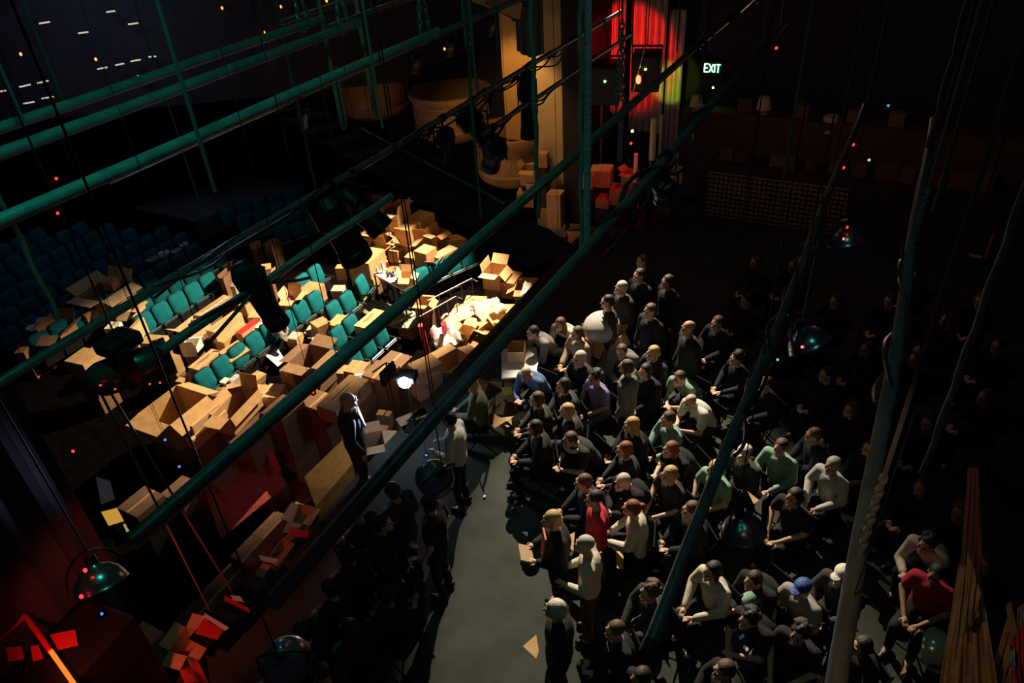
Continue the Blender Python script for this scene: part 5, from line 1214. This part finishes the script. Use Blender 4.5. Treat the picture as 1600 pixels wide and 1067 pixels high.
PE_ = [
 (861, 812, 'hold', 35, 'coat', 'black', 'black', 'bob', 'blond', 'light', 'standing blonde woman, coral blouse under a dark jacket, holding a book', 1.0, bvest),
 (905, 846, 'hold', 20, 'long', 'cream', 'brown', 'crop', 'grey', 'light', 'standing person in cream blouse with a dark strap down the back', 1.0, strap),
 (866, 952, 'stand', 20, 'coat', 'black', 'black', 'bob', 'white', 'light', 'standing person with pale blond curls and a black coat, nearest the aisle bottom', 1.0, None),
 (986, 794, 'sit', 15, 'long', 'cream', 'black', 'bun', 'red', 'light', 'red haired person seated in a cream top with black strap', 1.0, strap2),
 (1079, 797, 'sit', 40, 'coat', 'black', 'black', 'short', 'brown', 'light', 'brown haired man in dark jacket and pale collar, looking toward the boxes', 1.0, None),
 (1112, 893, 'sit', 55, 'long', 'cream', 'black', 'bob', 'dark', 'light', 'dark haired person in cream sweater clasping the raised knees', 1.0, None),
 (1014, 925, 'sit', 50, 'coat', 'dgrey', 'olive', 'curly', 'brown', 'light', 'curly haired seated person with olive trousers, left of the pipe end', 1.0, None),
 (1252, 921, 'sit', 60, 'short', 'check', 'black', 'cap', 'blue', 'light', 'person in a bright blue cap and printed grey shirt', 1.0, None),
 (1168, 968, 'lean', 60, 'short', 'black', 'denim', 'curly', 'dark', 'light', 'dark haired person leaning forward with a yellow wristband', 1.0, watch),
 (1130, 1048, 'sit', 40, 'coat', 'black', 'black', 'short', 'brown', 'light', 'brown haired head at the bottom edge, below the wristband wearer', 1.0, None),
 (1248, 990, 'sit', 70, 'short', 'black', 'black', 'curly', 'dark', 'light', 'dark haired seated person with bare arms stretched toward the aisle', 1.0, None),
 (1240, 777, 'sit', 60, 'short', 'black', 'black', 'bob', 'dark', 'tan', 'seated person with bare orange lit arms right of the round metal lamp', 1.0, None),
 (1462, 898, 'sit', 70, 'short', 'red', 'black', 'short', 'dark', 'tan', 'person in a red shirt reaching out both bare arms at far right', 1.0, None),
 (821, 584, 'lean', 80, 'long', 'blue', 'black', None, 'grey', 'light', 'bald man in a blue grey shirt leaning forward past the white side table', 1.0, None),
 (838, 624, 'sit', 40, 'long', 'dgrey', 'black', 'bob', 'brown', 'light', 'brown haired person seated right behind the open boxes on stage', 1.0, None),
 (870, 636, 'sit', 20, 'coat', 'dgrey', 'black', 'short', 'blond', 'light', 'fair haired person in dark coat, second from the open boxes', 1.0, None),
 (889, 682, 'lean', 60, 'short', 'dgrey', 'black', 'short', 'brown', 'light', 'seated person in a dark vest with bare clasped forearms', 1.0, scarf),
 (986, 664, 'sit', 40, 'coat', 'black', 'black', 'long', 'blond', 'pale', 'person with long blond hair in black, seated mid crowd', 1.0, None),
 (1043, 655, 'sit', 50, 'long', 'green', 'black', 'short', 'brown', 'light', 'brown haired person in grey green shirt before the bearded man', 1.0, None),
 (1044, 678, 'lean', 50, 'short', 'black', 'black', 'bob', 'red', 'light', 'reddish haired person in black t-shirt with a bent bare arm', 1.0, None),
 (1078, 628, 'lean', 60, 'short', 'white', 'dgrey', None, 'grey', 'light', 'bald bearded man in a light shirt, elbows on his knees', 1.0, beard),
 (1060, 592, 'lean', 70, 'short', 'green', 'black', 'short', 'brown', 'light', 'man with long bare forearms reaching forward before the dark rear crowd', 1.0, None),
 (1050, 583, 'sit', 70, 'coat', 'black', 'black', 'bob', 'dark', 'light', 'dark haired person just behind the man with bare forearms', 1.0, None),
 (978, 573, 'stand', 5, 'coat', 'grey', 'black', 'bob', 'brown', 'light', 'standing person in grey jacket seen from the back', .98, None),
 (940, 594, 'sit', 60, 'short', 'purple', 'denim', 'curly', 'dark', 'tan', 'dark haired seated person in purple beside the grey jacket', 1.0, None),
 (971, 550, 'lean', 95, 'coat', 'grey', 'denim', 'short', 'brown', 'light', 'stooping person in pale grey jacket beside the tall tan box', 1.0, None),
 (992, 552, 'sit', 60, 'coat', 'dgrey', 'black', 'bob', 'blond', 'light', 'fair haired person behind the stooping one', 1.0, None),
 (1022, 514, 'stand', 40, 'coat', 'black', 'black', None, 'dark', 'tan', 'bald man standing in a long black coat at the back', 1.04, None),
 (1015, 486, 'stand', 60, 'coat', 'black', 'black', 'short', 'brown', 'light', 'standing person in black directly behind the bald man', 1.0, None),
 (970, 450, 'hold', 50, 'coat', 'dgrey', 'black', 'short', 'grey', 'light', 'standing grey haired person holding a paper at the back', 1.0, None),
 (996, 432, 'stand', 60, 'coat', 'black', 'black', 'short', 'dark', 'light', 'person in black whose face catches red light at the back', 1.0, None),
 (1041, 440, 'stand', 50, 'coat', 'black', 'black', 'bob', 'dark', 'tan', 'person in black, farther right of the red lit face', 1.0, None),
 (952, 468, 'stand', 30, 'long', 'dgrey', 'black', 'short', 'dark', 'light', 'slim dark figure against the red glow at the back', 1.0, None),
 (1003, 408, 'stand', 50, 'coat', 'black', 'black', 'short', 'brown', 'light', 'rearmost standing figure below the yellow posts', 1.0, None),
 (1045, 742, 'sit', 55, 'short', 'dgrey', 'black', 'bob', 'blond', 'light', 'fair haired person with a lit bare forearm in mid crowd', 1.0, None),
 (1116, 733, 'sit', 60, 'short', 'green', 'black', 'short', 'blond', 'light', 'fair person in pale green shirt beside the long pipe', 1.0, None),
 (1137, 722, 'sit', 60, 'long', 'dgrey', 'black', 'cap', 'white', 'light', 'person in a white cap behind the pale green shirt', 1.0, None),
 (975, 702, 'sit', 35, 'long', 'dgrey', 'black', 'bob', 'red', 'light', 'reddish haired person in front of the long blond hair', 1.0, None),
 (972, 748, 'lean', 60, 'coat', 'black', 'olive', 'short', 'grey', 'light', 'grey haired person bent low before the cream top', 1.0, None),
 (1204, 702, 'sit', 70, 'long', 'green', 'black', 'short', 'brown', 'light', 'person in pale green sleeves with hands held out, right of the long pipe', 1.0, None),
 (938, 776, 'stand', 30, 'long', 'red', 'black', 'crop', 'dark', 'tan', 'dark haired figure in dark red by the long floor shadow', .98, None),
 (860, 668, 'sit', 30, 'coat', 'black', 'black', 'bob', 'dark', 'light', 'dark coated figure behind the vest wearer', 1.0, None),
 (832, 520, 'lean', 60, 'long', 'check', 'black', 'short', 'dark', 'light', 'person in a checked shirt bent over the open crate', 1.0, None),
 (872, 508, 'lean', 80, 'long', 'cream', 'black', 'long', 'brown', 'light', 'person in pale sleeves reaching toward the crate', 1.0, None),
 (900, 520, 'sit', 60, 'coat', 'tan', 'black', 'bob', 'brown', 'light', 'person in tan coat at the right of the crate group', 1.0, None),
 (905, 560, 'sit', 60, 'coat', 'black', 'black', 'short', 'grey', 'light', 'dark coated person right of the leaning bald man', 1.0, None),
 (1300, 728, 'sit', 60, 'long', 'white', 'black', 'short', 'grey', 'light', 'shaded person in a whitish shirt left of the thick pipe', 1.0, None),
 (1298, 905, 'sit', 60, 'long', 'dgrey', 'black', 'cap', 'white', 'light', 'person with a pale cap right behind the blue cap', 1.0, None),
 (1450, 868, 'lean', 60, 'long', 'cream', 'black', 'curly', 'dark', 'light', 'person in a cream shirt bent over at far right', 1.0, None),
 (1196, 935, 'lean', 60, 'long', 'black', 'green', 'short', 'dark', 'light', 'person with green knees left of the blue cap', 1.0, None),
 (922, 752, 'sit', 30, 'coat', 'black', 'black', 'short', 'brown', 'light', 'seated dark figure between the coral blouse and the cream top', 1.0, None),
 (890, 600, 'sit', 45, 'coat', 'dgrey', 'black', 'bob', 'dark', 'light', 'dark haired person left of the purple shirt', 1.0, None),
 # dark crowd at the left of the aisle
 (700, 655, 'hold', 10, 'long', 'white', 'black', 'short', 'dark', 'light', 'person in white sleeves left of the aisle top', 1.0, None),
 (735, 600, 'sit', 20, 'long', 'olive', 'black', 'bob', 'blond', 'light', 'person with a lime lit side by the open flapped box', 1.0, None),
 (668, 785, 'stand', 10, 'short', 'black', 'black', 'bob', 'dark', 'light', 'shadowed person whose bare arm catches pink light', 1.0, None),
 (636, 775, 'hold', 0, 'coat', 'dgrey', 'black', 'short', 'brown', 'light', 'standing figure in grey left of the pink lit arm', 1.0, None),
 (604, 806, 'hold', -150, 'coat', 'black', 'black', 'short', 'dark', 'light', 'black clad figure behind the red square folder', 1.0, None),
 (565, 860, 'sit', 0, 'coat', 'black', 'black', 'bob', 'dark', 'light', 'seated black clad figure left of the red square folder', 1.0, None),
 (520, 905, 'sit', 0, 'coat', 'black', 'black', 'short', 'dark', 'light', 'seated black clad figure near the stage edge cartons', 1.0, None),
 (600, 930, 'sit', 0, 'coat', 'black', 'black', 'curly', 'dark', 'light', 'seated black clad figure below the red square folder', 1.0, None),
 (545, 980, 'sit', 0, 'coat', 'black', 'black', 'long', 'dark', 'light', 'seated long haired figure in the dark near bottom centre', 1.0, None),
 (470, 985, 'sit', 0, 'coat', 'black', 'black', 'bob', 'dark', 'light', 'seated dark figure left of the long haired one', 1.0, None),
 (425, 1035, 'sit', 0, 'coat', 'black', 'black', 'short', 'dark', 'light', 'dark figure at the bottom edge below the stage edge boxes', 1.0, None),
 (500, 1050, 'sit', 0, 'coat', 'black', 'black', 'crop', 'dark', 'light', 'dark figure at the bottom edge left of the aisle', 1.0, None),
 (555, 800, 'sit', 0, 'coat', 'black', 'black', 'crop', 'dark', 'light', 'dark figure crouched just below the golden platform strip', 1.0, None),
]
for e in PE_: person(*e[:10], label=e[10], s=e[11], extra=e[12])
rnd = random.Random(11); cols = ['black', 'black', 'black', 'navy', 'black', 'black']
DK = [(1150, 560), (1195, 600), (1120, 505), (1165, 470), (1235, 620), (1290, 585), (1330, 640), (1270, 680), (1240, 520), (1305, 470), (1355, 545), (1360, 700), (1395, 620), (1430, 560), (1450, 660), (1440, 760), (1500, 700), (1500, 800), (1540, 620), (1345, 1010), (1400, 990), (1085, 985), (960, 985), (950, 850), (1540, 880), (1330, 905), (1240, 415), (1180, 410), (1390, 470), (1000, 1060), (930, 1045), (1480, 500), (1560, 540), (1530, 470), (1430, 430)]
for i, (px, py) in enumerate(DK):
    person(px, py, 'sit', 45 + rnd.uniform(-20, 25), rnd.choice(['coat', 'long']), rnd.choice(cols), 'black', rnd.choice(['short', 'bob', 'long', 'crop', 'curly']), rnd.choice(['dark', 'brown', 'dark']), rnd.choice(['light', 'tan', 'light']),
           label='audience member in dark clothes sitting in deep shadow on the right of the stage', s=rnd.uniform(.95, 1.03), group='shadowed audience on the right')
# white scraps on the aisle floor, papers held, stray cards
for i, (px, py, lb) in enumerate([(757, 776, 'upper one of three white scraps on the aisle floor'), (801, 794, 'lowest one of three white scraps on the aisle floor'), (806, 784, 'small middle one of three white scraps on the aisle floor')]):
    p = at(px, py, .02); tag(MB().ell((0, 0, 0), (.03, .02, .018), 6).build('paper_scrap', WHITEBOX, None, loc=p), lb, 'scrap')
for pts, z, m_, lb, nm, ct in [
   ([(817, 1010), (838, 992), (842, 1018), (838, 1030)], 1.0, CARD[0], 'tan folder held by the person with pale blond curls', 'card_folder', 'folder'),
   ([(1168, 768), (1186, 782), (1178, 788)], 1.0, CARD[1], 'small tan card beside the round metal lamp', 'card_folder', 'card'),
   ([(962, 862), (974, 862), (974, 890), (964, 888)], .6, CARD[4], 'narrow pale card held upright behind the cream blouse', 'card_folder', 'card'),
   ([(885, 838), (898, 832), (896, 862), (884, 852)], 1.1, CARD[0], 'tan card sticking out left of the cream blouse', 'card_folder', 'card'),
   ([(870, 805), (878, 803), (880, 826), (874, 824)], 1.4, CARD[0], 'tan card behind the head of the blonde woman', 'card_folder', 'card'),
   ([(1405, 1055), (1413, 1028), (1416, 1050), (1413, 1062)], [.02, .35, .35, .02], CARD[1], 'upright tan shard near the bottom right', 'card_folder', 'card')]:
    if len(pts) == 3: pts = pts + [pts[2]]
    if len(set(pts)) < 4: pts[3] = (pts[3][0] - 2, pts[3][1] - 3)
    psheet(pts, z, m_, nm, lb, ct)
